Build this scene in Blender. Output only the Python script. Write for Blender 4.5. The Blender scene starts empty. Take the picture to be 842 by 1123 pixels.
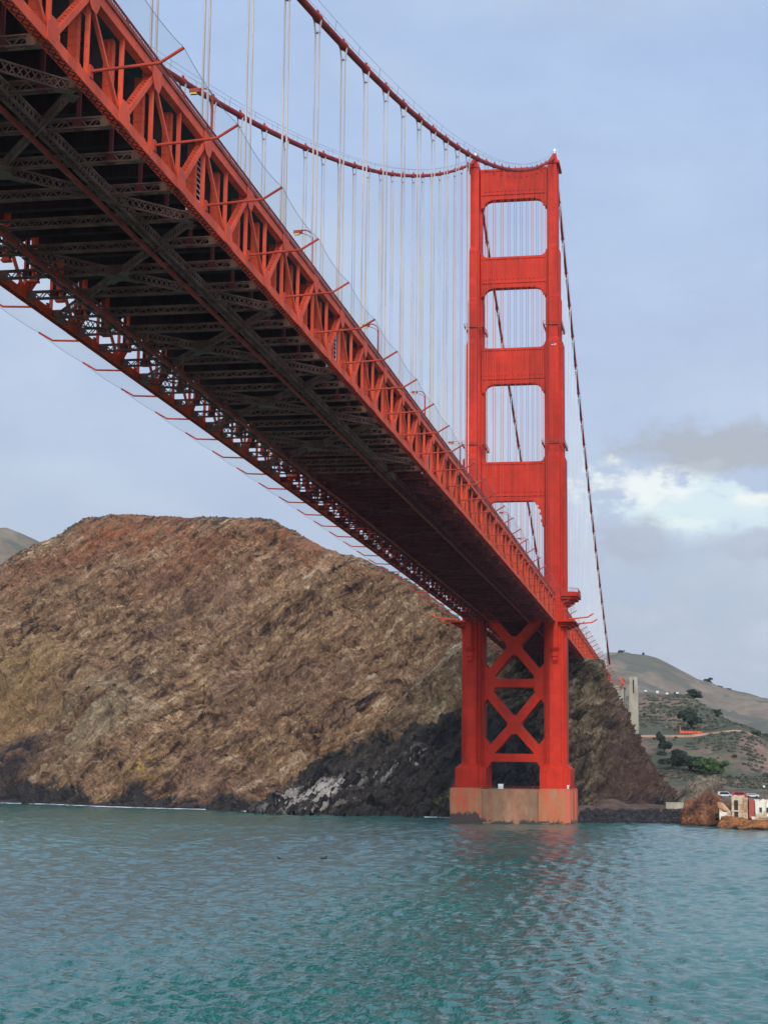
import bpy, bmesh, math, random
import numpy as np
from mathutils import Vector, Matrix

random.seed(7)
rng = np.random.default_rng(7)
S = bpy.context.scene
COL = S.collection
R = math.radians

# ------------------------------------------------------------------ helpers
def tag(o, label=None, cat=None, group=None, kind=None):
    if label: o['label'] = label
    if cat: o['category'] = cat
    if group: o['group'] = group
    if kind: o['kind'] = kind
    return o

def empty(name, loc, label=None, cat=None, group=None):
    o = bpy.data.objects.new(name, None)
    o.empty_display_size = 1.0
    o.location = loc
    COL.objects.link(o)
    return tag(o, label, cat, group)

def adopt(o, parent):
    """parent o, keeping its world position (parents carry translation only)"""
    o.parent = parent
    if parent is not None:
        w = Vector(parent.location)
        p = parent.parent
        while p is not None:
            w += Vector(p.location); p = p.parent
        o.location = Vector(o.location) - w

class MB:
    def __init__(s):
        s.v = []; s.f = []; s.m = []; s.sm = []; s.cur = 0
    def mat(s, i): s.cur = i; return s
    def add(s, vs, fs, smooth=False):
        b = len(s.v); s.v.extend(vs)
        for f in fs:
            s.f.append(tuple(i + b for i in f)); s.m.append(s.cur); s.sm.append(smooth)
    def box(s, x0, x1, y0, y1, z0, z1):
        if x0 > x1: x0, x1 = x1, x0
        if y0 > y1: y0, y1 = y1, y0
        if z0 > z1: z0, z1 = z1, z0
        vs = [(x0,y0,z0),(x1,y0,z0),(x1,y1,z0),(x0,y1,z0),(x0,y0,z1),(x1,y0,z1),(x1,y1,z1),(x0,y1,z1)]
        s.add(vs, [(0,3,2,1),(4,5,6,7),(0,1,5,4),(1,2,6,5),(2,3,7,6),(3,0,4,7)])
    def frustum(s, a, z0, b, z1):
        vs = [(a[0],a[2],z0),(a[1],a[2],z0),(a[1],a[3],z0),(a[0],a[3],z0),(b[0],b[2],z1),(b[1],b[2],z1),(b[1],b[3],z1),(b[0],b[3],z1)]
        s.add(vs, [(0,3,2,1),(4,5,6,7),(0,1,5,4),(1,2,6,5),(2,3,7,6),(3,0,4,7)])
    def beam(s, p0, p1, w, h, up=(0,0,1)):
        p0 = np.array(p0, float); p1 = np.array(p1, float)
        d = p1 - p0; n = np.linalg.norm(d)
        if n < 1e-6: return
        d /= n; up = np.array(up, float)
        sd = np.cross(d, up)
        if np.linalg.norm(sd) < 1e-4: sd = np.cross(d, np.array((1.,0,0)))
        sd /= np.linalg.norm(sd); u = np.cross(sd, d)
        a = sd*w/2; b = u*h/2
        vs = [tuple(p + q) for p in (p0, p1) for q in (-a-b, a-b, a+b, -a+b)]
        s.add(vs, [(0,1,2,3),(7,6,5,4),(0,4,5,1),(1,5,6,2),(2,6,7,3),(3,7,4,0)])
    def tube(s, pts, r, n=8, caps=True):
        pts = [np.array(p, float) for p in pts]
        rings = []; prev = None
        for i, p in enumerate(pts):
            d = pts[min(i+1, len(pts)-1)] - pts[max(i-1, 0)]
            d /= max(np.linalg.norm(d), 1e-9)
            if prev is None:
                u = np.cross(d, np.array((0.,0,1)))
                if np.linalg.norm(u) < 1e-3: u = np.cross(d, np.array((1.,0,0)))
            else:
                u = prev - d*np.dot(prev, d)
            u /= np.linalg.norm(u); prev = u; w = np.cross(d, u)
            rr = r[i] if hasattr(r, '__len__') else r
            rings.append([tuple(p + rr*(math.cos(t)*u + math.sin(t)*w)) for t in [2*math.pi*k/n for k in range(n)]])
        vs = [v for g in rings for v in g]; fs = []
        for i in range(len(rings)-1):
            for k in range(n):
                fs.append((i*n+k, i*n+(k+1)%n, (i+1)*n+(k+1)%n, (i+1)*n+k))
        s.add(vs, fs, True)
        if caps:
            s.add([v for v in rings[0]], [tuple(range(n-1,-1,-1))]); s.add([v for v in rings[-1]], [tuple(range(n))])
    def prism(s, poly, y0, y1, axis='y'):
        """poly of (a,b): (x,z) for axis y, (x,y) for axis z, (y,z) for axis x; may be concave"""
        n = len(poly)
        def P(a, b, t):
            return {'y': (a, t, b), 'z': (a, b, t), 'x': (t, a, b)}[axis]
        from mathutils.geometry import tessellate_polygon
        tris = tessellate_polygon([[Vector((a, b, 0)) for a, b in poly]])
        vs = [P(a, b, y0) for a, b in poly] + [P(a, b, y1) for a, b in poly]
        fs = [tuple(t) for t in tris] + [tuple(i+n for i in reversed(t)) for t in tris]
        fs += [(i, i+n, (i+1) % n + n, (i+1) % n) for i in range(n)]
        s.add(vs, fs)
    def lattice(s, p0, p1, depth, up, w=.16, t=.1, step=None, both=False):
        """two flanges and a zigzag web between p0 and p1; 'up' = direction the depth is measured"""
        p0 = np.array(p0, float); p1 = np.array(p1, float); up = np.array(up, float); up /= np.linalg.norm(up)
        L = np.linalg.norm(p1-p0); d = (p1-p0)/L
        s.beam(p0+up*depth/2, p1+up*depth/2, w*1.6, w, up)
        s.beam(p0-up*depth/2, p1-up*depth/2, w*1.6, w, up)
        step = step or depth
        n = max(2, int(round(L/step)))
        for i in range(n):
            a = p0 + d*L*i/n; b = p0 + d*L*(i+1)/n
            sgn = 1 if i % 2 == 0 else -1
            s.beam(a-sgn*up*depth/2, b+sgn*up*depth/2, t, t*.6, np.cross(d, up))
            if both: s.beam(a+sgn*up*depth/2, b-sgn*up*depth/2, t, t*.5, np.cross(d, up))
    def laced(s, p0, p1, wid, hei, side, t=.07, step=.8, both=False, under=0):
        """box member of four angles, solid side plates and laced faces; side = width direction"""
        p0 = np.array(p0, float); p1 = np.array(p1, float)
        L = np.linalg.norm(p1-p0); d = (p1-p0)/L
        side = np.array(side, float); side -= d*np.dot(side, d); side /= np.linalg.norm(side)
        u = np.cross(side, d)
        for q in (-1, 1):
            s.beam(p0+side*q*wid/2, p1+side*q*wid/2, t, hei, u)
        n = max(2, int(round(L/step)))
        s.cur = under
        for q in (-1, 1):
            for i in range(n):
                a = p0+d*L*i/n; b = p0+d*L*(i+1)/n; g = 1 if i % 2 == 0 else -1
                s.beam(a-side*g*wid/2+u*q*hei/2*.94, b+side*g*wid/2+u*q*hei/2*.94, .1, .03, u)
                if both: s.beam(a+side*g*wid/2+u*q*hei/2*.9, b-side*g*wid/2+u*q*hei/2*.9, .1, .03, u)
        s.cur = 0
    def build(s, name, mats, parent=None, origin=None, smooth=None):
        me = bpy.data.meshes.new(name)
        V = np.array(s.v, float).reshape(-1, 3)
        if origin is None and parent is not None and len(V):
            origin = (V.min(0)+V.max(0))/2
        if origin is not None: V = V - np.array(origin, float)
        me.from_pydata([tuple(v) for v in V], [], s.f)
        mats = mats if isinstance(mats, (list, tuple)) else [mats]
        for m in mats: me.materials.append(m)
        me.polygons.foreach_set('material_index', s.m)
        me.polygons.foreach_set('use_smooth', s.sm if smooth is None else [smooth]*len(s.f))
        me.update()
        o = bpy.data.objects.new(name, me)
        if origin is not None: o.location = origin
        COL.objects.link(o)
        if parent is not None: adopt(o, parent)
        return o

def copy_at(o, loc, parent=None):
    c = o.copy(); COL.objects.link(c); c.parent = None; c.location = loc
    if parent is not None: adopt(c, parent)
    return c

def mesh_np(name, V, F, mat, smooth=True, parent=None):
    me = bpy.data.meshes.new(name)
    V = np.asarray(V, np.float32); F = np.asarray(F, np.int32)
    k = F.shape[1]
    me.vertices.add(len(V)); me.vertices.foreach_set('co', V.ravel())
    me.loops.add(F.size); me.loops.foreach_set('vertex_index', F.ravel())
    me.polygons.add(len(F))
    me.polygons.foreach_set('loop_start', np.arange(len(F), dtype=np.int32)*k)
    try: me.polygons.foreach_set('loop_total', np.full(len(F), k, np.int32))
    except Exception: pass
    me.polygons.foreach_set('use_smooth', np.full(len(F), smooth))
    for m in (mat if isinstance(mat, (list, tuple)) else [mat]): me.materials.append(m)
    me.update(calc_edges=True); me.validate()
    o = bpy.data.objects.new(name, me); COL.objects.link(o)
    if parent is not None: adopt(o, parent)
    return o

def grid_faces(nr, nc, wrap=False):
    i = np.arange(nr-1)[:, None]; j = np.arange(nc if wrap else nc-1)[None, :]
    a = i*nc+j; b = i*nc+(j+1) % nc; c = (i+1)*nc+(j+1) % nc; d = (i+1)*nc+j
    return np.stack([a+0*b, b, c, d], -1).reshape(-1, 4)

# ------------------------------------------------------------------ numpy noise
_perm = np.random.default_rng(3).permutation(512).astype(np.int64)
_perm = np.concatenate([_perm, _perm, _perm])
_grad = np.random.default_rng(4).normal(size=(512, 3)); _grad /= np.linalg.norm(_grad, axis=1)[:, None]
def pnoise(P):
    P = np.asarray(P, float)
    i = np.floor(P).astype(np.int64); f = P - i; i &= 511
    u = f*f*f*(f*(f*6-15)+10)
    out = 0
    for dx in (0, 1):
        for dy in (0, 1):
            for dz in (0, 1):
                h = _perm[(_perm[(_perm[(i[:,0]+dx) & 511]+i[:,1]+dy) & 511]+i[:,2]+dz) & 511]
                g = _grad[h]
                d = g[:,0]*(f[:,0]-dx)+g[:,1]*(f[:,1]-dy)+g[:,2]*(f[:,2]-dz)
                w = (u[:,0] if dx else 1-u[:,0])*(u[:,1] if dy else 1-u[:,1])*(u[:,2] if dz else 1-u[:,2])
                out = out + w*d
    return out*1.4
def fbm(P, oct=4, gain=.5):
    a = 1.; s = 0; P = np.asarray(P, float).copy()
    for k in range(oct):
        s = s + a*pnoise(P+17.3*k); a *= gain; P = P*2.03
    return s
def ridged(P, oct=4, gain=.5):
    a = 1.; s = 0; P = np.asarray(P, float).copy()
    for k in range(oct):
        s = s + a*(1-2*np.abs(pnoise(P+9.1*k))); a *= gain; P = P*2.07
    return s

# ------------------------------------------------------------------ materials
class NT:
    def __init__(s, name):
        s.m = bpy.data.materials.new(name); s.m.use_nodes = True
        s.t = s.m.node_tree; s.n = s.t.nodes; s.l = s.t.links
        s.bsdf = s.n['Principled BSDF']; s.out = s.n['Material Output']
    def link(s, a, b): s.l.new(a, b)
    def setin(s, sock, v):
        if hasattr(v, 'is_output'): s.l.new(v, sock)
        else:
            if hasattr(sock.default_value, '__len__') and hasattr(v, '__len__') and len(sock.default_value) == 4 and len(v) == 3: v = (*v, 1)
            sock.default_value = v
    def node(s, t, **k):
        n = s.n.new(t)
        for a, b in k.items(): setattr(n, a, b)
        return n
    def pos(s): return s.node('ShaderNodeNewGeometry').outputs['Position']
    def obj(s): return s.node('ShaderNodeTexCoord').outputs['Object']
    def gen(s): return s.node('ShaderNodeTexCoord').outputs['Generated']
    def sep(s, v):
        n = s.node('ShaderNodeSeparateXYZ'); s.l.new(v, n.inputs[0]); return n.outputs
    def comb(s, x, y, z):
        n = s.node('ShaderNodeCombineXYZ')
        for i, v in enumerate((x, y, z)): s.setin(n.inputs[i], v)
        return n.outputs[0]
    def scale(s, v, xyz):
        n = s.node('ShaderNodeVectorMath', operation='MULTIPLY'); s.l.new(v, n.inputs[0]); n.inputs[1].default_value = xyz; return n.outputs[0]
    def dot(s, v, xyz):
        n = s.node('ShaderNodeVectorMath', operation='DOT_PRODUCT'); s.l.new(v, n.inputs[0]); n.inputs[1].default_value = xyz; return n.outputs['Value']
    def dist(s, v, c):
        n = s.node('ShaderNodeVectorMath', operation='DISTANCE'); s.l.new(v, n.inputs[0]); n.inputs[1].default_value = c; return n.outputs['Value']
    def noise(s, v, sc, det=4, rough=.55, dist=0, out=0):
        n = s.node('ShaderNodeTexNoise'); s.l.new(v, n.inputs['Vector'])
        n.inputs['Scale'].default_value = sc; n.inputs['Detail'].default_value = det
        n.inputs['Roughness'].default_value = rough; n.inputs['Distortion'].default_value = dist
        return n.outputs[out]
    def voro(s, v, sc, feat='F1', out='Distance'):
        n = s.node('ShaderNodeTexVoronoi', feature=feat); s.l.new(v, n.inputs['Vector']); n.inputs['Scale'].default_value = sc
        return n.outputs[out]
    def math(s, op, a, b=0, c=None):
        n = s.node('ShaderNodeMath', operation=op); s.setin(n.inputs[0], a); s.setin(n.inputs[1], b)
        if c is not None: s.setin(n.inputs[2], c)
        return n.outputs[0]
    def map(s, v, a, b, c=0, d=1, smooth=True):
        n = s.node('ShaderNodeMapRange', interpolation_type='SMOOTHSTEP' if smooth else 'LINEAR'); s.setin(n.inputs[0], v)
        for i, x in enumerate((a, b, c, d)): n.inputs[i+1].default_value = x
        return n.outputs[0]
    def mix(s, f, a, b, mode='MIX'):
        n = s.node('ShaderNodeMix', data_type='RGBA', blend_type=mode); s.setin(n.inputs[0], f); s.setin(n.inputs[6], a); s.setin(n.inputs[7], b)
        return n.outputs[2]
    def ramp(s, v, stops, interp='LINEAR'):
        n = s.node('ShaderNodeValToRGB'); s.l.new(v, n.inputs[0]); cr = n.color_ramp; cr.interpolation = interp
        while len(cr.elements) < len(stops): cr.elements.new(.5)
        for e, (p, c) in zip(cr.elements, stops): e.position = p; e.color = (*c, 1) if len(c) == 3 else c
        return n.outputs[0]
    def bump(s, h, strength=.5, dist=.1, prev=None):
        n = s.node('ShaderNodeBump'); s.l.new(h, n.inputs['Height']); n.inputs['Strength'].default_value = strength; n.inputs['Distance'].default_value = dist
        if prev is not None: s.l.new(prev, n.inputs['Normal'])
        return n.outputs[0]
    def fin(s, color, rough=.7, normal=None, spec=None, metal=0):
        s.setin(s.bsdf.inputs['Base Color'], color); s.setin(s.bsdf.inputs['Roughness'], rough)
        s.bsdf.inputs['Metallic'].default_value = metal
        if normal is not None: s.l.new(normal, s.bsdf.inputs['Normal'])
        if spec is not None: s.bsdf.inputs['Specular IOR Level'].default_value = spec
        return s.m

def paint(name, col, var=.2, rough=.5, sc=.35, plates=False, dirt=(.10,.03,.02), dirt_amt=.35):
    t = NT(name); p = t.pos()
    n1 = t.noise(t.scale(p, (1, 1, .25)), sc, 5, .6)
    n2 = t.noise(p, sc*6, 3, .6)
    c2 = tuple(x*(1-var) for x in col); c3 = tuple(min(1, x*(1+var*.5)) for x in col)
    c = t.mix(t.map(n1, .35, .65), c2, c3)
    c = t.mix(t.math('MULTIPLY', t.map(n2, .52, .78), dirt_amt), c, dirt)
    nrm = None
    if plates:
        b = t.node('ShaderNodeTexBrick')
        s = t.sep(p); t.l.new(t.comb(t.math('ADD', s[0], s[1]), s[2], 0), b.inputs['Vector'])
        b.inputs['Scale'].default_value = 1; b.inputs['Brick Width'].default_value = 3.4; b.inputs['Row Height'].default_value = 2.3
        b.inputs['Mortar Size'].default_value = .06; b.inputs['Mortar Smooth'].default_value = .3
        b.inputs['Color1'].default_value = (.80,.80,.80,1); b.inputs['Color2'].default_value = (1,1,1,1); b.inputs['Mortar'].default_value = (.72,.7,.7,1)
        c = t.mix(.8, c, b.outputs[0], 'MULTIPLY')
        nrm = t.bump(b.outputs['Fac'], .25, .1)
        nrm.node.invert = True
    return t.fin(c, rough, nrm, spec=.12)

RED = (.56, .052, .024)
M = {}
M['tower'] = paint('tower_paint', (.51, .027, .010), .28, .6, .12, True, (.22,.03,.02), .5)
M['red'] = paint('orange_red_paint', (.76, .088, .036), .22, .6, .3, False, (.16,.04,.025), .45)
M['red_faded'] = paint('weathered_red_paint', (.33, .055, .035), .3, .6, .5, False, (.05,.03,.03), .5)
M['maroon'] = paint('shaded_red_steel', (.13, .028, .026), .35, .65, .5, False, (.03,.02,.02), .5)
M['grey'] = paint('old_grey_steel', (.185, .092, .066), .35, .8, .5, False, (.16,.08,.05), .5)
M['deckdark'] = paint('dark_floor_steel', (.048, .025, .024), .4, .8, .3, False, (.06,.02,.015), .5)  # near-black brown, mainly for floor beams and stringers
M['arm'] = paint('net_arm_paint', (.46, .055, .028), .25, .6, .4, False, (.12,.03,.02), .4)
M['dark_red'] = paint('dark_red_steel', (.11, .030, .022), .35, .75, .5, False, (.03,.02,.02), .5)  # darker red for the lacing bars of the bottom chord
M['asphalt'] = paint('asphalt', (.05, .05, .05), .2, .9, .5)
M['cable_rope'] = paint('red_rope_paint', (.5, .07, .04), .2, .6, .3)
M['cable'] = paint('cable_paint', (.33, .030, .020), .25, .75, .3, False, (.1,.02,.02), .4)
M['rope'] = paint('highlit_rope', (.50, .43, .39), .2, .4, .3, False, (.3,.22,.2), .4)  # red suspender ropes with their pale highlight put into the base colour
M['rope_highlit'] = paint('bright_highlit_rope', (.74,.70,.68), .1, .5, .3, False, (.5,.45,.45), .2)  # side-span ropes, a stronger highlight painted into the colour
M['netgrey'] = paint('net_wire', (.36, .37, .40), .2, .6, .3)
M['wire'] = paint('handrope_wire', (.20, .19, .20), .2, .6, .3)
M['yellow'] = paint('yellow_paint', (.70, .46, .10), .2, .5, 1)
M['white'] = paint('white_paint', (.8, .8, .77), .15, .5, .6, False, (.4,.35,.3), .3)
M['glass'] = paint('dark_glass', (.03,.035,.04), .1, .1, 1, False, (.03,.035,.04), 0)
M['redcar'] = paint('red_car_paint', (.6,.03,.05), .1, .3, 1)
M['greycar'] = paint('pale_car_paint', (.55,.55,.56), .1, .4, .3, False, (.4,.4,.4), .2)
M['rubber'] = paint('rubber', (.02,.02,.02), .1, .8, 1)

def m_net():
    t = NT('net_mesh')
    p = t.pos(); s = t.sep(p)
    tr = t.node('ShaderNodeBsdfTransparent'); mx = t.node('ShaderNodeMixShader')
    mx.inputs[0].default_value = .10
    t.l.new(tr.outputs[0], mx.inputs[1]); t.l.new(t.bsdf.outputs[0], mx.inputs[2]); t.l.new(mx.outputs[0], t.out.inputs[0])
    t.fin((.22,.23,.26), .8)
    return t.m
M['net'] = m_net()

def m_pier():
    t = NT('stained_concrete'); p = t.pos(); s = t.sep(p)
    streak = t.math('ADD', t.math('MULTIPLY', t.noise(t.scale(p, (1, 1, .16)), .50, 6, .65), .55), t.math('MULTIPLY', t.noise(p, .2, 6, .65), .45))
    fine = t.noise(t.scale(p, (1, 1, .3)), 1.6, 5, .65)
    c = t.ramp(streak, [(.30, (.30,.18,.10)), (.43, (.36,.165,.075)), (.53, (.40,.125,.045)), (.64, (.45,.075,.025))])
    c = t.mix(t.map(fine, .5, .75, 0, .5), c, (.20,.10,.055))
    # paler, tanner middle bay; redder corner blocks under the legs
    mid = t.map(t.math('ABSOLUTE', s[0], 0), 8.9, 9.3, 1, 0)
    c = t.mix(t.math('MULTIPLY', mid, .62), c, t.ramp(t.math('ADD', t.math('MULTIPLY', fine, .4), t.math('MULTIPLY', t.noise(t.scale(p, (1,1,.6)), .22, 6, .65), .6)), [(.36, (.10,.062,.04)), (.5, (.22,.125,.068)), (.62, (.38,.23,.125))]))
    red = t.math('MULTIPLY', t.map(s[0], 16.0, 18.5), t.map(s[2], 0, 6, .5, .9))
    c = t.mix(red, c, (.50,.10,.05))
    blk = t.math('MULTIPLY', t.map(t.math('ABSOLUTE', s[0], 0), 10.2, 11.5), t.map(t.noise(t.scale(p, (1,1,.14)), .7, 5, .65), .44, .58))
    c = t.mix(t.math('MULTIPLY', t.math('MULTIPLY', blk, t.map(s[2], 1, 9, .35, 1)), .75), c, (.52,.095,.035))
    # weed and tide stain at the waterline
    tide = t.math('ADD', s[2], t.math('MULTIPLY', t.math('SUBTRACT', t.noise(p, .45, 4, .6), .5), 6.0))
    lim = t.map(s[0], -10.5, -8.5, 3.6, .9, False)
    c = t.mix(t.map(t.math('SUBTRACT', tide, lim), -.5, .4, .93, 0), c, (.035,.03,.026))
    nrm = t.bump(t.noise(p, 1.5, 6, .65), .4, .2)
    return t.fin(c, .85, nrm)
M['pier'] = m_pier()

def m_concrete():
    t = NT('pale_concrete'); p = t.pos()
    n = t.noise(t.scale(p, (1,1,.2)), .3, 5, .6)
    c = t.ramp(n, [(.3, (.22,.20,.14)), (.5, (.33,.295,.21)), (.7, (.42,.38,.28))])
    return t.fin(c, .85, t.bump(t.noise(p, 2, 5, .6), .3, .1))
M['concrete'] = m_concrete()

def m_ruin(name, base, stain):
    t = NT(name); p = t.pos()
    n = t.noise(t.scale(p, (1,1,.45)), .55, 5, .65); n2 = t.noise(p, .23, 3, .5)
    c = t.mix(t.map(n, .48, .62), base, stain)
    c = t.mix(t.map(n2, .52, .66, 0, .75), c, tuple(x*.45 for x in stain))
    return t.fin(c, .9, t.bump(n, .5, .2))
M['ruin_beige'] = m_ruin('weathered_beige_render', (.50,.40,.26), (.34,.18,.085))
M['ruin_white'] = m_ruin('peeling_whitewash', (.66,.60,.47), (.38,.26,.15))
M['ruin_brick'] = m_ruin('brick_red_wall', (.33,.075,.05), (.24,.07,.05))
M['ruin_roof'] = m_ruin('rusty_sheet', (.42,.17,.06), (.55,.45,.3))

H1 = (math.cos(R(-24)), math.sin(R(-24)), 0)          # horizontal run of the big cliff
def strata_axes(h, dip, lean=.62):
    h = np.array(h); up = np.array((-h[1]*lean, h[0]*lean, math.sqrt(1-lean*lean)))
    a = math.cos(R(dip))*h+math.sin(R(dip))*up; b = -math.sin(R(dip))*h+math.cos(R(dip))*up
    return a, b, np.cross(a, b)

def m_cliff(name, head):
    t = NT(name); p = t.pos(); s = t.sep(p)
    a, b, c3 = strata_axes(H1, 54 if not head else 62)
    warp = t.node('ShaderNodeVectorMath', operation='ADD')
    wn = t.node('ShaderNodeTexNoise'); t.l.new(p, wn.inputs['Vector']); wn.inputs['Scale'].default_value = .035; wn.inputs['Detail'].default_value = 3
    w2 = t.node('ShaderNodeVectorMath', operation='SCALE'); t.l.new(wn.outputs['Color'], w2.inputs[0]); w2.inputs['Scale'].default_value = 13
    t.l.new(p, warp.inputs[0]); t.l.new(w2.outputs[0], warp.inputs[1]); q = warp.outputs[0]
    st = t.comb(t.math('MULTIPLY', t.dot(q, tuple(a)), .15), t.dot(q, tuple(b)), t.math('MULTIPLY', t.dot(q, tuple(c3)), .6))
    big = t.noise(p, .018, 4, .55); mid = t.noise(st, .10, 6, .62); fin = t.noise(st, .42, 6, .68); spk = t.noise(p, 1.1, 4, .7)
    sv = t.scale(st, (1.6, 1, 1))
    k1 = t.sep(t.voro(sv, .16, 'F1', 'Color'))[0]; k2 = t.sep(t.voro(sv, .45, 'F1', 'Color'))[1]; k3 = t.sep(t.voro(p, 1.0, 'F1', 'Color'))[2]
    facet = t.math('ADD', t.math('ADD', t.math('MULTIPLY', k1, .040), t.math('MULTIPLY', k2, .060)), t.math('MULTIPLY', k3, .035))
    v = t.math('ADD', t.math('ADD', t.math('MULTIPLY', mid, .42), t.math('MULTIPLY', fin, .58)), t.math('SUBTRACT', facet, .068))
    if not head:
        c = t.ramp(v, [(.36, (.024,.016,.013)), (.42, (.085,.048,.031)), (.47, (.20,.112,.060)), (.53, (.27,.158,.084)), (.58, (.385,.245,.132)), (.66, (.50,.39,.26))])
        # broad colour fields: purple-brown scree, red cap, ochre and tan faces
        c = t.mix(t.map(big, .50, .62, 0, .45), c, t.mix(v, (.13,.065,.046), (.31,.18,.12)))
        cap = t.math('ADD', t.math('MULTIPLY', t.map(s[2], 84, 138), t.map(t.noise(p, .03, 5, .65), .40, .58)), t.math('MULTIPLY', t.map(t.dist(p, (-135, 248, 128)), 42, 10), t.map(mid, .40, .6)))
        c = t.mix(t.math('MULTIPLY', t.math('MULTIPLY', cap, t.map(fin, .36, .6, .35, 1)), .72), c, t.mix(fin, (.13,.035,.016), (.42,.13,.055)))
        oc = t.math('MULTIPLY', t.map(t.dist(p, (-262, 195, 52)), 52, 12), t.map(mid, .38, .56))
        c = t.mix(t.math('MULTIPLY', oc, .7), c, t.mix(fin, (.16,.10,.045), (.42,.26,.10)))
        tan = t.math('MULTIPLY', t.map(t.dist(p, (-205, 165, 42)), 48, 8), t.map(mid, .42, .58))
        c = t.mix(t.math('MULTIPLY', tan, .55), c, t.mix(fin, (.14,.12,.075), (.46,.40,.26)))
        gr = t.math('MULTIPLY', t.map(s[2], 70, 125), t.map(t.noise(p, .06, 4, .6), .56, .68))
        c = t.mix(t.math('MULTIPLY', gr, .45), c, (.085,.10,.045))
        yb = t.math('MULTIPLY', t.map(t.dist(p, (-169, 128, 14)), 11, 3), t.map(t.noise(p, .35, 3, .6), .47, .56))
        c = t.mix(t.math('MULTIPLY', yb, .8), c, (.48,.30,.05))
        dl = t.math('MULTIPLY', t.map(t.dist(p, (-250, 165, 22)), 26, 10), t.map(mid, .36, .5))
        c = t.mix(t.math('MULTIPLY', dl, .9), c, (.022,.024,.030))
        wet = t.math('ADD', s[2], t.math('MULTIPLY', t.math('SUBTRACT', t.noise(p, .045, 5, .62), .5), 46))
        c = t.mix(t.map(wet, 5, 10, .95, 0), c, t.mix(fin, (.012,.013,.016), (.055,.05,.046)))
    else:
        c = t.ramp(v, [(.36, (.008,.007,.007)), (.43, (.030,.021,.016)), (.49, (.078,.054,.033)), (.55, (.14,.10,.056)), (.63, (.29,.225,.135))])
        # purple-brown flank east of the tower
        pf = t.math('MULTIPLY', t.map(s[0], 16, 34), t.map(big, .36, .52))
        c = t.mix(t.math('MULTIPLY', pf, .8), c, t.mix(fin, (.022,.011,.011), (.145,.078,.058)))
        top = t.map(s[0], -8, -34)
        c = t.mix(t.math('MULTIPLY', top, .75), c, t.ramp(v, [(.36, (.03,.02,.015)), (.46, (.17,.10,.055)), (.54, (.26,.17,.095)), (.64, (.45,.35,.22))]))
        # black rock low on the seaward face
        wet = t.math('ADD', t.math('SUBTRACT', s[2], t.map(s[0], -100, -15, 22, 40)), t.math('MULTIPLY', t.math('SUBTRACT', t.noise(p, .05, 5, .62), .5), 42))
        wet = t.math('ADD', wet, t.map(s[0], -12, 20, 0, 34))
        c = t.mix(t.map(wet, -2, 2.5, .97, 0), c, t.mix(t.map(v, .38, .62), (.003,.004,.006), (.060,.050,.043)))
        gu = t.math('MULTIPLY', t.map(t.dist(p, (-84, 64, 12)), 30, 8), t.map(t.noise(st, .30, 5, .65), .51, .57))
        gu2 = t.math('MULTIPLY', t.map(t.dist(p, (-55, 75, 26)), 20, 6), t.map(t.noise(st, .34, 5, .6), .55, .64))
        c = t.mix(t.math('MULTIPLY', t.math('MAXIMUM', gu, gu2), .9), c, t.mix(fin, (.25,.2,.17), (.75,.68,.58)))
        ms = t.math('MULTIPLY', t.map(t.dist(p, (-32, 50, 9)), 9, 3), t.map(t.noise(p, .3, 3, .6), .48, .56))
        c = t.mix(t.math('MULTIPLY', ms, .8), c, (.12,.16,.03))
        gr = t.math('MULTIPLY', t.map(s[2], 20, 52), t.map(t.noise(p, .075, 4, .6), .5, .66))
        c = t.mix(t.math('MULTIPLY', gr, .45), c, (.055,.062,.03))
    c = t.mix(1, c, t.ramp(spk, [(.32, (.6,.6,.6)), (.5, (.97,.97,.97)), (.66, (1.32,1.29,1.25))]), 'MULTIPLY')
    nrm = t.bump(t.math('ADD', fin, t.math('MULTIPLY', facet, 3.0)), 1.0, 2.4); nrm = t.bump(spk, .6, .5, nrm)
    return t.fin(c, .92, nrm, spec=.2)
M['cliff'] = m_cliff('cliff_rock', False)
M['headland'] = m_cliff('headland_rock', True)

def m_hill(name, soil, scrub, grass, sc=.03):
    t = NT(name); p = t.pos(); s = t.sep(p)
    a = t.noise(p, sc, 5, .6); b = t.noise(p, sc*6, 5, .65); d = t.noise(t.scale(p, (1,1,.3)), sc*2, 4, .6)
    c = t.mix(t.map(b, .35, .65), tuple(x*.75 for x in soil), tuple(x*1.2 for x in soil))
    c = t.mix(t.map(t.math('ADD', a, t.math('MULTIPLY', b, .5)), .66, .78), c, scrub)
    c = t.mix(t.map(d, .54, .66, 0, .7), c, grass)
    return t.fin(c, .95, t.bump(b, .8, 2.0), spec=.15)
M['hill_near'] = m_hill('hillside', (.195,.122,.084), (.078,.080,.05), (.155,.13,.07), .02)
M['hill_far'] = m_hill('far_ridge', (.21,.155,.105), (.115,.105,.075), (.23,.185,.12), .006)
M['ground'] = paint('quay_dirt', (.105,.068,.048), .3, .95, .25, False, (.08,.05,.035), .5)
M['dirtroad'] = paint('dirt_road', (.36,.20,.13), .25, .95, .1, False, (.25,.08,.04), .5)

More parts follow.
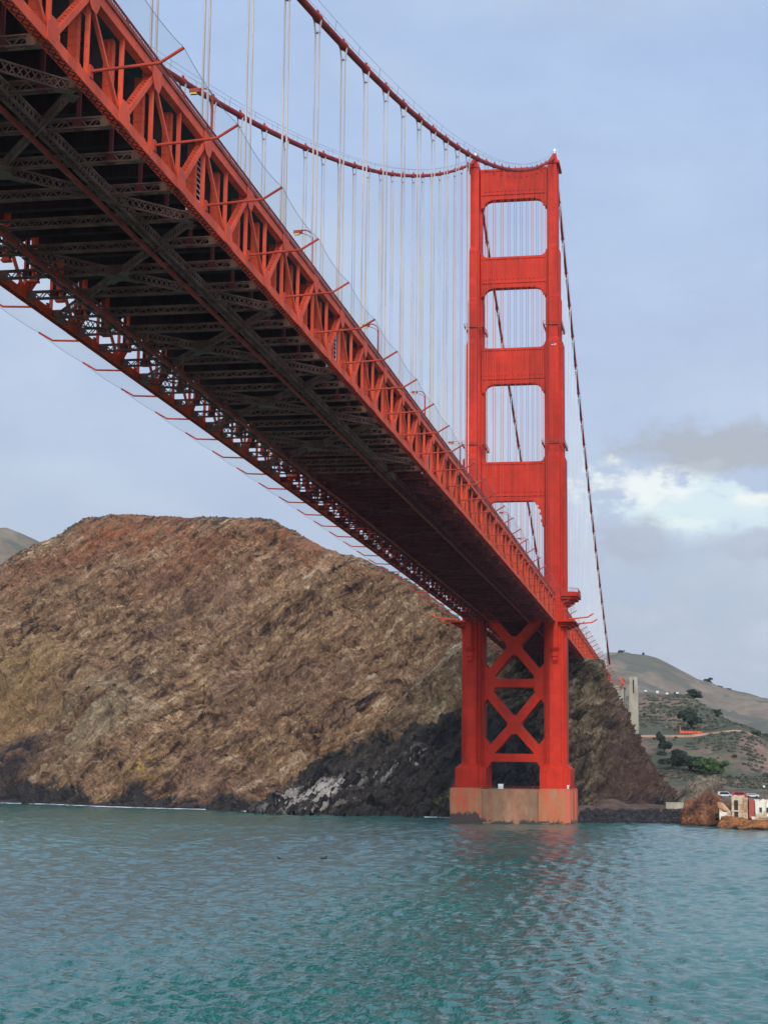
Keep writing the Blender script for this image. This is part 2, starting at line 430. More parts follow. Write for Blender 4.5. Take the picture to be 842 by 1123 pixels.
def m_rock(name, stops, sc=.25, st=(1,1,1)):
    t = NT(name); p = t.pos()
    n = t.noise(t.scale(p, st), sc, 6, .65); n2 = t.noise(p, sc*5, 5, .65)
    c = t.ramp(t.math('ADD', t.math('MULTIPLY', n, .6), t.math('MULTIPLY', n2, .4)), stops)
    s = t.sep(p)
    tide = t.math('ADD', s[2], t.math('MULTIPLY', t.math('SUBTRACT', n, .5), 3))
    c = t.mix(t.map(tide, .3, 1.6, .85, 0), c, (.02,.018,.016))
    return t.fin(c, .9, t.bump(n2, .8, .6), spec=.25)
M['rock_brown'] = m_rock('rust_brown_rock', [(.36,(.016,.010,.008)),(.47,(.085,.034,.018)),(.55,(.20,.075,.03)),(.66,(.23,.14,.085))], .22)
M['rock_grey'] = m_rock('grey_tan_rock', [(.36,(.035,.026,.02)),(.5,(.12,.09,.06)),(.64,(.27,.21,.135))], .25, (1,1,.5))
M['rock_orange'] = m_rock('orange_shore_rock', [(.34,(.05,.025,.015)),(.48,(.20,.08,.03)),(.6,(.40,.15,.04))], .3)
M['riprap'] = m_rock('black_boulders', [(.34,(.008,.008,.009)),(.52,(.028,.026,.026)),(.68,(.085,.075,.068))], .4)

def m_leaf(name, c1, c2, c3):
    t = NT(name); p = t.pos()
    n = t.noise(p, .5, 4, .6)
    return t.fin(t.ramp(n, [(.35, c1), (.5, c2), (.68, c3)]), .8, spec=.2)
M['leaf_dark'] = m_leaf('dark_foliage', (.014,.022,.014), (.026,.038,.022), (.045,.058,.030))
M['leaf_green'] = m_leaf('green_foliage', (.028,.055,.016), (.055,.10,.028), (.09,.14,.045))
M['leaf_grey'] = m_leaf('grey_scrub', (.055,.058,.038), (.09,.092,.06), (.14,.13,.085))
M['bark'] = paint('bark', (.07,.05,.035), .3, .9, 1)

def m_water():
    t = NT('sea_water'); p = t.pos()
    big = t.noise(t.scale(p, (1,1,0)), .012, 3, .5)
    c = t.mix(t.map(big, .35, .65), (.014,.100,.078), (.020,.116,.092))
    v = t.scale(p, (.75, 1, 0))
    n1 = t.noise(v, .75, 4, .52, .3); n2 = t.noise(t.scale(p, (1,.8,0)), 2.6, 3, .5, .2)
    h = t.math('ADD', t.math('MULTIPLY', n1, .6), t.math('MULTIPLY', n2, .22))
    nrm = t.bump(h, 1.0, .42)
    t.bsdf.inputs['IOR'].default_value = 1.75
    return t.fin(c, .11, nrm, spec=.7)
M['water'] = m_water()
def m_foam():
    t = NT('foam'); p = t.pos()
    n = t.noise(t.scale(p, (.35, 1, 1)), .45, 6, .7)
    tr = t.node('ShaderNodeBsdfTransparent'); mx = t.node('ShaderNodeMixShader')
    t.l.new(t.map(n, .42, .54), mx.inputs[0]); t.l.new(tr.outputs[0], mx.inputs[1]); t.l.new(t.bsdf.outputs[0], mx.inputs[2]); t.l.new(mx.outputs[0], t.out.inputs[0])
    t.fin((.8,.8,.8), .9)
    return t.m
M['foam'] = m_foam()

# ------------------------------------------------------------------ camera, light, sky
CP = Vector((59.078, -543.371, 17.304)); yaw, pit, rol = -.188341, .153449, .011344
F = Vector((math.sin(yaw)*math.cos(pit), math.cos(yaw)*math.cos(pit), math.sin(pit)))
Rt = Vector((math.cos(yaw), -math.sin(yaw), 0)); U = Rt.cross(F)
R2 = Rt*math.cos(rol)+U*math.sin(rol); U2 = -Rt*math.sin(rol)+U*math.cos(rol)
cd = bpy.data.cameras.new('camera'); cam = bpy.data.objects.new('camera', cd); COL.objects.link(cam)
mw = Matrix((R2, U2, -F)).transposed().to_4x4(); mw.translation = CP; cam.matrix_world = mw
cd.sensor_fit = 'VERTICAL'; cd.sensor_height = 36; cd.sensor_width = 27; cd.lens = 36*1811.137/1123
cd.clip_start = .5; cd.clip_end = 60000
S.camera = cam

SUN = Vector((.14, -.80, .46)).normalized()
sd = bpy.data.lights.new('sun', 'SUN'); so = bpy.data.objects.new('sun', sd); COL.objects.link(so)
so.rotation_euler = SUN.to_track_quat('Z', 'Y').to_euler(); so.location = (0, -200, 400)
sd.energy = 2.6; sd.angle = R(22); sd.color = (1, .955, .89)

W = bpy.data.worlds.new('World'); S.world = W; W.use_nodes = True
def world():
    t = NT.__new__(NT); t.m = None; t.t = W.node_tree; t.n = t.t.nodes; t.l = t.t.links
    bg = t.n['Background']
    sky = t.node('ShaderNodeTexSky', sky_type='NISHITA'); sky.sun_disc = False
    sky.sun_elevation = math.asin(SUN.z); sky.sun_rotation = math.atan2(SUN.x, SUN.y)
    sky.air_density = 1; sky.dust_density = 1.5; sky.ozone_density = 1.5
    d = t.gen(); s = t.sep(d)
    u = t.dot(d, (.9826, .1855, 0)); v = s[2]
    # cloud plane coordinates: bands get thinner towards the horizon
    den = t.math('ADD', t.math('MAXIMUM', v, 0), .16)
    cp = t.comb(t.math('DIVIDE', s[0], den), t.math('DIVIDE', s[1], den), v)
    n1 = t.noise(cp, 1.3, 6, .58, .3); n2 = t.noise(t.scale(d, (1,1,2.2)), 9, 6, .6, .25); n3 = t.noise(t.scale(d, (1,1,1.8)), 24, 5, .6)
    # thin veil, bluer high up, greyer low down
    veil = t.mix(t.map(v, .10, .62), (5.3,6.25,8.6), (4.15,5.85,9.7))
    veil = t.mix(t.map(n1, .40, .68, 0, .55), veil, (5.6,6.5,8.4))
    c = t.mix(.90, sky.outputs[0], veil)
    grey = t.mix(t.map(n2, .3, .7), (4.0,4.5,5.7), (5.2,5.8,7.2))
    c = t.mix(t.math('MULTIPLY', t.map(v, .205, .075), t.map(n2, .36, .58, .25, .75)), c, grey)
    n4 = t.noise(t.scale(d, (1,1,1.6)), 60, 5, .6)
    c = t.mix(1, c, t.ramp(n2, [(.3, (.93,.935,.955)), (.5, (1,1,1)), (.7, (1.08,1.07,1.04))]), 'MULTIPLY')
    def blob(u0, v0, su, sv, col, amt, c, wob=1.0):
        a = t.math('DIVIDE', t.math('SUBTRACT', u, u0), su); b = t.math('DIVIDE', t.math('SUBTRACT', v, v0), sv)
        r = t.math('SQRT', t.math('ADD', t.math('MULTIPLY', a, a), t.math('MULTIPLY', b, b)))
        r = t.math('ADD', r, t.math('MULTIPLY', t.math('SUBTRACT', n3, .5), 3.4*wob))
        r = t.math('ADD', r, t.math('MULTIPLY', t.math('SUBTRACT', n4, .5), 1.6*wob))
        k = t.math('MULTIPLY', t.map(r, .35, 1.15, 1, 0), amt)
        # only the quarter of the sky ahead
        k = t.math('MULTIPLY', k, t.math('GREATER_THAN', s[1], 0))
        return t.mix(k, c, col)
    c = blob(.200, .190, .058, .020, (4.5,4.95,6.1), .95, c, .8)
    c = blob(.205, .150, .075, .022, (7.0,8.3,9.7), .9, c, .9)
    c = blob(.185, .158, .074, .018, (7.2,8.6,9.7), .95, c)
    c = blob(.150, .168, .034, .013, (9.2,9.7,10.2), .9, c)
    c = blob(.222, .160, .022, .006, (9.3,9.7,10.0), .9, c, .6)
    c = blob(.176, .146, .030, .005, (8.0,9.3,9.8), .8, c, .6)
    c = blob(.205, .186, .036, .013, (4.6,5.0,6.0), .85, c, .8)
    c = blob(.145, .134, .034, .016, (4.55,5.1,6.7), .85, c, .8)
    c = blob(.225, .132, .05, .012, (4.75,5.3,6.8), .8, c, .8)
    c = t.mix(t.map(v, 0, -.05), c, (1.2,1.7,2.0))
    gl = t.map(t.dot(d, (.42, -.80, .42)), -.15, 1.0, 1.0, 2.5)  # sky brightened behind the camera, added as fill for south and east faces
    c = t.mix(1, c, t.comb(gl, gl, t.math('MULTIPLY', gl, .94)), 'MULTIPLY')
    t.l.new(c, bg.inputs[0]); bg.inputs[1].default_value = .1
world()
S.view_settings.view_transform = 'Standard'; S.view_settings.look = 'None'; S.view_settings.exposure = 0; S.view_settings.gamma = 1

# ------------------------------------------------------------------ bridge dimensions
P = 15.24; HB = 13.7; S0 = -437.16; DEP = 7.55
def zb_main(y): return 64.59+4.87*(1-((y+640)/640)**2)
def zb_side(y): return 64.7-.0235*(y-10)
def zc_main(y): return 81.16+(225.2-81.16)*((y+640)/640)**2
def zc_side(y): return 225.2-.565*y+.0003*y*y
CRX = -262                                                  # south of here the underside is old grey steel

def build_deck(deck, y0, npan, zb, ygrey):
    """deck truss from node y0, npan bays of P"""
    ny = [y0+P*i for i in range(npan+1)]                    # bottom gussets
    hy = [y0+P/2*i for i in range(2*npan+1)]                # every vertical
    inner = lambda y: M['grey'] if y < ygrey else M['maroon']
    cnt = {}
    spill = {}
    for sx in (1, -1):
        X = HB*sx
        tr = empty('side_truss', (X, (ny[0]+ny[-1])/2, zb(ny[0])+4)); adopt(tr, deck)
        for i, y in enumerate(ny):                          # gusset plates on the outer and inner face of each joint
            for yy, zz, g in ((y, zb(y), 1), (y+P/2, zb(y+P/2)+DEP, -1)):
                if yy > ny[-1]+.1: continue
                gp = MB()
                gp.box(X-.2, X+.2, yy-.5, yy+.5, zz+.4*g, zz+.9*g)
                for q in (1, -1):
                    pl = [(yy-1.25, zz-.44*g), (yy+1.25, zz-.44*g), (yy+1.2, zz+.8*g), (yy+.55, zz+1.75*g), (yy-.5, zz+1.7*g), (yy-1.2, zz+.85*g)]
                    gp.prism(pl, X+q*.47, X+q*.43, 'x')
                    gp.box(X+q*.43, X+q*.15, yy-.25, yy+.25, zz+.5*g, zz+.8*g)
                emit(gp, 'gusset_plate', M['red'], tr, deck, cnt, spill)
        bc = MB(); tc = MB()
        for i in range(len(hy)-1):
            ya, yb2 = hy[i], hy[i+1]
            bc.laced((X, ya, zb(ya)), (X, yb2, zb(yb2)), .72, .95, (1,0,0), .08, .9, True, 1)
            tc.box  # noqa
            tc.beam((X, ya, zb(ya)+DEP), (X, yb2, zb(yb2)+DEP), .72, .92)
        bc.build('bottom_chord', [M['red'], M['dark_red']], tr); tc.build('top_chord', M['red'], tr)
        for i, y in enumerate(hy):                          # verticals
            m = MB(); m.beam((X, y, zb(y)+.4), (X, y, zb(y)+DEP-.4), .36, .24, (0,1,0))
            emit(m, 'post', M['red'], tr, deck, cnt, spill)
        for i in range(npan):                               # diagonals: stout laced ones and slim ones
            y = ny[i]; ym = y+P/2; ye = ny[i+1]
            m = MB(); m.laced((X, y+.35, zb(y)+.5), (X, ym-.35, zb(ym)+DEP-.5), .62, .52, (1,0,0), .09, .62, True)
            emit(m, 'diagonal', M['red'], tr, deck, cnt, spill)
            m = MB(); m.beam((X, ym+.25, zb(ym)+DEP-.5), (X, ye-.25, zb(ye)+.5), .34, .30, (1,0,0))
            emit(m, 'diagonal', M['red'], tr, deck, cnt, spill)
        # sidewalk edge and railing over the top chord
        fa = MB(); rl = MB()
        for i in range(len(hy)-1):
            ya, yb2 = hy[i], hy[i+1]
            fa.beam((X+.05*sx, ya, zb(ya)+DEP+.62), (X+.05*sx, yb2, zb(yb2)+DEP+.62), .9, .28)
            for hh in (.85, 1.3):
                rl.beam((X+.4*sx, ya, zb(ya)+DEP+hh), (X+.4*sx, yb2, zb(yb2)+DEP+hh), .14, .12)
            for k in range(20):
                yy = ya+(yb2-ya)*k/20; z = zb(yy)+DEP
                w = .16 if k == 0 else .06
                rl.box(X+.4*sx-w/2, X+.4*sx+w/2, yy-w/2, yy+w/2, z+.8, z+1.3)
        fa.build('sidewalk_edge', M['red_faded'], deck); rl.build('railing', M['red_faded'], deck)
    # floor beams with deep end posts, one shape for all (sub-millimetre differences of camber are nothing)
    protos = {}
    for y in hy:
        k = y < ygrey
        if k not in protos:
            m = MB(); z0 = 0
            m.mat(0); m.box(-12.2, 12.2, -.22, .22, DEP-3.3, DEP-.55); m.box(-12.2, 12.2, -.4, .4, DEP-3.38, DEP-3.25)
            for sx in (1, -1):
                kn = [(sx*12.15, DEP-6.0)]+[(sx*(12.15-3.6+3.6*math.cos(R(a))), DEP-6.0+2.7*math.sin(R(a))) for a in range(15, 91, 15)]+[(sx*12.15, DEP-3.2)]
                m.mat(0); m.prism(kn, -.12, .12)
                m.mat(1); m.box(sx*12.22, sx*13.02, -.30, .30, 1.75, DEP-.5); m.box(sx*12.1, sx*13.12, -.4, .4, 1.5, 1.75)
                for q in range(7):
                    m.box(sx*12.2, sx*13.05, -.34, .34, 2.3+q*.75, 2.36+q*.75)
                m.box(sx*12.5, sx*12.7, -.42, -.30, 5.6, 6.8)
            for q in range(-7, 8):
                m.mat(0); m.box(q*1.6-.07, q*1.6+.07, -.34, .34, DEP-3.2, DEP-.6)
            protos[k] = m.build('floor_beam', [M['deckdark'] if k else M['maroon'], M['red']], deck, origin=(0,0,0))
            protos[k].parent = None; adopt(protos[k], deck); o = protos[k]
            o.location = Vector((0, y, zb(y)))-Vector(deck.location)
        else:
            copy_at(protos[k], (0, y, zb(y)), deck)
    protos = {}
    for y in hy:                                            # lattice struts across, level with the bottom chord
        k = y < ygrey
        if k not in protos:
            m = MB()
            for dy in (-.28, .28):
                m.lattice((-13.3, dy, .02), (13.3, dy, .02), .78, (0,0,1), .13, .11, .72)
            for sx in (1, -1):
                m.mat(1); m.beam((sx*10.2, 0, .3), (sx*10.2, 0, DEP-3.3), .34, .22, (0,1,0)); m.box(sx*10.2-.38, sx*10.2+.38, -.36, .36, -.45, .5)
                m.mat(0); m.box(sx*13.3, sx*11.9, -.36, .36, -.42, -.3); m.box(sx*13.3, sx*12.2, -.36, -.28, -.42, .42)
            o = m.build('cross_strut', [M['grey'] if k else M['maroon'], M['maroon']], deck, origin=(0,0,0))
            o.parent = None; o.location = (0, y, zb(y)); adopt(o, deck); protos[k] = o
        else:
            copy_at(protos[k], (0, y, zb(y)), deck)
    # big X bracing under the floor, two bays each, hub on the centre line
    i = 0
    yc = y0+P*.5
    while yc-P < ny[-1]:
        if yc > ny[0]-1 and yc < ny[-1]:
            for sy in (1, -1):
                for sx in (1, -1):
                    ye = yc+sy*P
                    if ye < ny[0]-1 or ye > ny[-1]+1: continue
                    m = MB(); za = zb(yc)-.35; ze = zb(ye)-.3
                    dv = np.array((sx*12.9, sy*P, ze-za)); L = np.linalg.norm(dv); dn = dv/L
                    side = np.cross(dn, (0,0,1)); side /= np.linalg.norm(side)
                    p0 = np.array((0, yc, za)); p1 = p0+dv
                    for q in (0,):
                        m.lattice(p0+dn*1.2+side*q, p1-dn*.6+side*q, .85, (0,0,1), .13, .11, .62, True)
                    m.beam(p0+dn*.5+np.array((0,0,-.5)), p0+dn*2.6+np.array((0,0,-.5)), 1.0, .06)
                    m.beam(p1-dn*1.6+np.array((0,0,-.5)), p1-dn*.2+np.array((0,0,-.5)), .9, .06)
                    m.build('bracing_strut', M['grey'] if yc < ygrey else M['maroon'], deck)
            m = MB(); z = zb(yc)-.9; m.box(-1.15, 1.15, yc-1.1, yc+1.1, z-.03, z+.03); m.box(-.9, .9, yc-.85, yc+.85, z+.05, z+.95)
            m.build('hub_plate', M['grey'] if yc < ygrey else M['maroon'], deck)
        yc += 2*P
    for sx in (1, -1):                                      # inspection gantry rails and the lattice girders beside them
        m = MB(); g1 = MB(); g2 = MB()
        for i in range(len(hy)-1):
            ya, yb2 = hy[i], hy[i+1]
            m.beam((sx*6.2, ya, zb(ya)-.95), (sx*6.2, yb2, zb(yb2)-.95), .3, .42)
            m.beam((sx*6.2, ya, zb(ya)-.95), (sx*6.2, ya, zb(ya)-.3), .12, .12, (0,1,0))
            g = g1 if ya < ygrey else g2
            for q in (6.75, 7.55):
                g.lattice((sx*q, ya+.2, zb(ya)-.25), (sx*q, yb2-.2, zb(yb2)-.25), .8, (0,0,1), .14, .12, .78, True)
            for k in range(8):
                yy = ya+(yb2-ya)*k/8
                g.beam((sx*6.75, yy, zb(yy)-.62), (sx*7.55, yy+.5, zb(yy)-.62), .1, .06)
        m.build('gantry_rail', M['red_faded'], deck)
        if g1.v: g1.build('lattice_girder', M['grey'], deck)
        if g2.v: g2.build('lattice_girder', M['maroon'], deck)
    sl = MB()
    for i in range(len(hy)-1):
        ya, yb2 = hy[i], hy[i+1]
        sl.beam((0, ya, zb(ya)+DEP+.35), (0, yb2, zb(yb2)+DEP+.35), 27.0, .35)
    sl.build('road_slab', M['asphalt'], deck)
    for x in (-10.2, -6.8, -3.4, 0, 3.4, 6.8, 10.2):
        m = MB()
        for i in range(len(hy)-1):
            ya, yb2 = hy[i], hy[i+1]
            m.beam((x, ya, zb(ya)+DEP-.28), (x, yb2, zb(yb2)+DEP-.28), .35, .85)
        m.build('stringer', M['deckdark'], deck)
    # service pipes strung inside the near truss
    # net arms and the net they hold
    proto = None
    for sx in (1, -1):
        tips = []
        for i in range(npan):
            y = ny[i]+P/2; z = zb(y)
            m = MB(); m.tube([(sx*14.0, 0, .95), (sx*19.6, 0, 1.25), (sx*21.5, 0, 2.35)], .13, 8)
            m.box(sx*13.95, sx*14.2, -.3, .3, .4, 1.4)
            if i == 0:
                o = m.build('net_arm', M['arm'], deck, origin=(0,0,0)); o.parent = None; o.location = (0, y, z); adopt(o, deck); proto = o
            else: copy_at(proto, (0, y, z), deck)
            tips.append((y, z))
        nm = MB(); cb = MB()
        for (ya, za), (yb2, z2) in zip(tips[:-1], tips[1:]):
            prev = None
            for k in range(9):
                t = k/8; yy = ya+(yb2-ya)*t; sag = (-.55 if sx > 0 else -.2)*4*t*(1-t); zz = za+(z2-za)*t
                row = [(sx*21.5, yy, zz+2.35+sag), (sx*19.6, yy, zz+1.2+sag*.8), (sx*16.8, yy, zz+.9+sag*.4), (sx*14.1, yy, zz+.85)]
                if prev:
                    for q in range(3): nm.add([prev[q], row[q], row[q+1], prev[q+1]], [(0,1,2,3)])
                    cb.tube([prev[0], row[0]], .024, 5, False)
                prev = row
        nm.build('safety_net', M['net'], deck); cb.build('net_cable', M['netgrey'], deck)
    for (nm_, par), (mb, mt) in spill.items():
        o = mb.build(nm_, mt, par); o['kind'] = 'stuff'

def emit(m, name, mt, par, thing, cnt, spill):
    cnt[name] = cnt.get(name, 0)+1
    if cnt[name] <= 100: m.build(name, mt, par)
    else:
        if (name, par) not in spill: spill[(name, par)] = (MB(), mt)
        s = spill[(name, par)][0]; b = len(s.v); s.v += m.v; s.f += [tuple(i+b for i in f) for f in m.f]; s.m += m.m; s.sm += m.sm

deck = empty('bridge_deck', (0, -285, 68), 'long red truss deck hanging from the suspenders between the upper left and the tower', 'bridge deck')
build_deck(deck, S0-7*P, 35, zb_main, CRX)
deck2 = empty('bridge_deck', (0, 180, 61), 'short red truss deck running down behind the tower to the concrete pylon', 'bridge deck')
build_deck(deck2, 10.4, 21, zb_side, -1e9)
m = MB(); m.box(-9.4, 9.4, -10.35, 10.35, 72.2, 72.9); m.box(-9.4, 9.4, -9.0, -8.2, 69.4, 72.2)
m.build('road_slab', M['asphalt'], deck)

# ------------------------------------------------------------------ tower
tower = empty('bridge_tower', (0, 0, 11.2), 'tall orange-red art deco bridge tower standing on the concrete pier', 'bridge tower')
TIERS = [  # z0, z1, inner, outer, pilaster in, pilaster out, half depth
    (18.8, 119.6, 9.9, 17.05, 11.8, 15.5, 8.0), (119.6, 159.0, 10.25, 16.45, 11.9, 15.3, 7.2),
    (159.0, 174.6, 10.7, 15.75, 12.0, 14.95, 6.4), (174.6, 191.5, 10.75, 15.45, 12.0, 14.85, 6.2), (191.5, 221.2, 11.1, 15.0, 11.75, 14.7, 5.2)]
for sx in (1, -1):
    m = MB()
    m.box(sx*8.7, sx*18.5, -8.4, 8.4, 11.2, 17.4); m.box(sx*11.0, sx*16.2, -10.2, 10.2, 11.2, 17.4); m.box(sx*9.6, sx*17.6, -9.3, 9.3, 11.2, 17.35)
    def fr(a, b, c, d, e, f_, z0, z1):
        lo = sorted((sx*a, sx*b)); hi = sorted((sx*c, sx*d)); m.frustum((lo[0], lo[1], -e, e), z0, (hi[0], hi[1], -f_, f_), z1)
    fr(8.7, 18.5, 9.9, 17.05, 8.4, 5.6, 17.4, 18.9); fr(11.0, 16.2, 11.8, 15.5, 10.2, 8.0, 17.4, 18.95); fr(9.6, 17.6, 10.7, 16.3, 9.3, 6.8, 17.35, 18.92)
    for i, (z0, z1, a, b, p, q, D) in enumerate(TIERS):
        m.box(sx*a, sx*b, -(D-3.6), D-3.6, z0, z1); m.box(sx*(a+.8), sx*(b-.7), -(D-1.9), D-1.9, z0, z1-.02); m.box(sx*p, sx*q, -D, D, z0, z1-.04)
        # thin vertical beads that catch the light on the stepped front
        m.box(sx*(p+.5), sx*(p+.62), -D-.08, -D+.05, z0, z1-.6); m.box(sx*(q-.62), sx*(q-.5), -D-.08, -D+.05, z0, z1-.6)
        if i < 4:
            m.frustum((min(sx*p, sx*q), max(sx*p, sx*q), -D, D), z1-.04, (min(sx*(p+.2), sx*(q-.2)), max(sx*(p+.2), sx*(q-.2)), -D+.7, D-.7), z1+1.4)
            m.box(sx*(p-.08), sx*(q+.08), -D-.1, -D+.2, z1-.9, z1-.45)
    m.build('leg', M['tower'], tower)
    # ring catwalks and their rails
    for z in (124.0, 164.5):
        r = MB(); T = TIERS[1] if z < 159 else TIERS[2]
        a, b, D = T[2]-.15, T[3]+.15, T[6]+.12
        for (x0, x1, y0, y1) in ((a, b, -D-.5, -D), (a, b, D, D+.5), (a-.5, a, -D-.5, D+.5), (b, b+.5, -D-.5, D+.5)):
            r.box(sx*x0, sx*x1, y0, y1, z-.2, z)
        lp = [(sx*(a-.5), -D-.5), (sx*(b+.5), -D-.5), (sx*(b+.5), D+.5), (sx*(a-.5), D+.5)]
        for k in range(4):
            (xa, ya), (xb, yb2) = lp[k], lp[(k+1) % 4]
            for hh in (.55, 1.1): r.beam((xa, ya, z+hh), (xb, yb2, z+hh), .08, .08)
            for j in range(6): r.beam((xa+(xb-xa)*j/6, ya+(yb2-ya)*j/6, z-.1), (xa+(xb-xa)*j/6, ya+(yb2-ya)*j/6, z+1.1), .07, .07)
        r.build('catwalk', M['red_faded'], tower)
    # corbel under the deck on the front of the leg
    c = MB(); xc = sx*13.9
    c.box(xc-.85, xc+.85, -9.5, -7.9, 55.6, 64.6); c.box(xc-.45, xc+.45, -9.75, -9.45, 56, 64.4)
    c.frustum((xc-.75, xc+.75, -9.0, -7.9), 55.0, (xc-1.4, xc+1.4, -10.0, -7.9), 56.2)
    c.box(xc-.95, xc+.95, -9.4, -7.9, 53.4, 54.9); c.box(xc-.8, xc+.8, -9.1, -7.9, 52.2, 53.3); c.frustum((xc-.5, xc+.5, -8.4, -7.9), 51.2, (xc-.8, xc+.8, -8.9, -7.9), 52.2)
    c.build('corbel', M['tower'], tower)
    # sidewalk balcony that carries the path round the leg
    b = MB()
    def oct_(x0, x1, h): return [(sx*x0, -h), (sx*(x1-1.8), -h), (sx*x1, -h+2.4), (sx*x1, h-2.4), (sx*(x1-1.8), h), (sx*x0, h)]
    b.prism(oct_(15.8, 21.3, 8.2), 73.0, 74.4, 'z'); b.prism(oct_(15.8, 20.6, 7.4), 72.2, 73.05, 'z'); b.prism(oct_(15.8, 19.4, 6.2), 71.3, 72.25, 'z'); b.prism(oct_(15.8, 18.3, 5.0), 70.4, 71.35, 'z')
    b.build('balcony', M['tower'], tower)
    b = MB(); pl = oct_(16.6, 21.1, 8.0)
    for k in range(5):
        (xa, ya), (xb, yb2) = pl[k], pl[k+1]
        b.beam((xa, ya, 75.6), (xb, yb2, 75.6), .14, .12)
        n = max(2, int(math.hypot(xb-xa, yb2-ya)/.4))
        for j in range(n): b.beam((xa+(xb-xa)*j/n, ya+(yb2-ya)*j/n, 74.3), (xa+(xb-xa)*j/n, ya+(yb2-ya)*j/n, 75.6), .07, .07)
    b.build('railing', M['red_faded'], tower)
    b = MB(); b.prism(oct_(15.0, 20.4, 10.6), 64.4, 65.0, 'z'); b.prism(oct_(15.0, 19.2, 9.2), 63.8, 64.42, 'z'); b.prism(oct_(15.0, 18.2, 8.6), 63.2, 63.82, 'z')
    b.build('lower_landing', M['tower'], tower)
    for yy in (-9.8, -8.4, 8.8, 10.0):
        b = MB(); b.tube([(sx*18.2, yy, 65.3), (sx*24.5, yy-.8*(1 if yy < 0 else -1), 65.9), (sx*26.3, yy-1.0*(1 if yy < 0 else -1), 67.0)], .17, 8); b.build('net_arm', M['red'], tower)
    # saddle housing and beacon
    h = MB(); xc = sx*13.7
    h.box(xc-2.0, xc+2.0, -5.6, 5.6, 221.2, 222.0); h.frustum((xc-1.5, xc+1.5, -4.8, 4.8), 222.0, (xc-1.05, xc+1.05, -3.4, 3.4), 224.2); h.frustum((xc-1.0, xc+1.0, -3.2, 3.2), 224.2, (xc-.55, xc+.55, -1.4, 1.4), 226.2)
    for k in (-.9, 0, .9): h.box(xc+k-.12, xc+k+.12, -5.75, -3.6, 221.3, 222.9)
    hs = h.build('saddle_housing', M['tower'], tower)
    h = MB(); h.tube([(xc, 0, 226.2), (xc, 0, 227.2)], .32, 8); h.tube([(xc, 0, 227.2), (xc, 0, 227.9), (xc, 0, 228.3)], [.42, .42, .1], 10); h.beam((xc+.8, .4, 226), (xc+.8, .4, 228.2), .08, .08, (0,1,0))
    h.build('beacon', M['white'], hs)

def portal(zt, zs, xi_top, xi_bot, r_top, r_bot, D, knee=None):
    """art deco strut between the legs: flat top with small fillets up, soffit with stepped fillets down"""
    m = MB(); pl = []
    a0, a1 = xi_top+.3, xi_bot+.3
    def arc(cx, cz, rx, rz, t0, t1, n=7): return [(cx+rx*math.cos(R(t0+(t1-t0)*k/n)), cz+rz*math.sin(R(t0+(t1-t0)*k/n))) for k in range(n+1)]
    rb = r_bot; kz = knee or rb
    pl += [(-a1, zs-kz)]+arc(-xi_bot+rb+.35, zs-kz, rb, kz, 180, 90)
    pl += list(reversed([(-x, z) for x, z in pl]))
    if r_top:
        right = [(a0, zt+r_top)]+arc(xi_top-r_top, zt+r_top, r_top, r_top, 0, -90)
        pl += right+[(-x, z) for x, z in reversed(right)]
    else: pl += [(a0, zt), (-a0, zt)]
    m.prism(pl, -D, -D+3.2)
    o = m.build('portal_strut', M['tower'], tower)
    f = MB(); w = xi_top-.25; zl = zs+2.0; zh = zt-.9
    f.box(-w, w, -D-.35, -D+.1, zl-.45, zl); f.box(-w, w, -D-.35, -D+.1, zh, zh+.4)
    n = 15
    for k in range(n+1):
        x = -w+.5+(2*w-1)*k/n
        f.box(x-.24, x+.24, -D-.22, -D+.1, zl, zh-.05)
        if k < n: xm = x+(2*w-1)/n/2; f.box(xm-.26, xm+.26, -D-.30, -D+.1, zl+.9, zl+1.2)
    d = f
    for k in range(13):
        x = -(xi_bot-r_bot-.4)+2*(xi_bot-r_bot-.4)*k/12; d.box(x-.36, x+.36, -D-.28, -D+.6, zs-.1, zs+.75)
    for sx in (1, -1):
        for k in range(5):
            t = R(12+k*17); x = xi_bot-r_bot-.35+r_bot*math.cos(t); z = zs-kz+kz*math.sin(t); d.box(sx*(x-.45), sx*(x+.5), -D-.28, -D+.6, z-.4, z+.35)
    f.build('fluted_panel', M['tower'], o)
portal(220.9, 209.9, 11.1, 10.9, 0, 3.1, 3.4)
portal(189.4, 178.5, 11.0, 10.7, 2.1, 3.1, 3.9)
portal(157.3, 144.9, 10.7, 10.3, 2.1, 3.0, 4.6)
portal(118.2, 105.0, 10.3, 9.9, 1.6, 3.2, 5.2, 8.5)

def xbrace(zc, ztop, zbot, xi):
    m = MB()
    for sx in (1, -1):
        for ze in (ztop, zbot):
            m.beam((0, 0, zc), (sx*xi, 0, ze), 2.9 if True else 0, 6.4, (0,1,0))
    m.prism([(-2.3,zc-1.9),(-1.1,zc-3.1),(1.1,zc-3.1),(2.3,zc-1.9),(2.3,zc+1.9),(1.1,zc+3.1),(-1.1,zc+3.1),(-2.3,zc+1.9)], -3.35, 3.35)
    m.build('cross_brace', M['tower'], tower)
xbrace(57.2, 68.2, 45.6, 9.9)
xbrace(31.6, 43.6, 20.6, 9.9)
for z0, z1 in ((43.6, 46.4), (19.6, 22.2)):
    m = MB(); m.box(-10.2, 10.2, -3.28, 3.28, z0, z1)
    for sx in (1, -1):
        if z0 > 40: pl = [(sx*10.2, z0-5.6), (sx*6.4, z0-.9), (sx*6.4, z1+.9), (sx*10.2, z1+5.6)]
        else: pl = [(sx*10.2, z0-4.4), (sx*8.9, z0-2.6), (sx*7.4, z0), (sx*6.4, z0), (sx*6.4, z1+.9), (sx*10.2, z1+5.6)]
        m.prism(pl, -3.42, 3.42)
    m.build('tie_strut', M['tower'], tower)

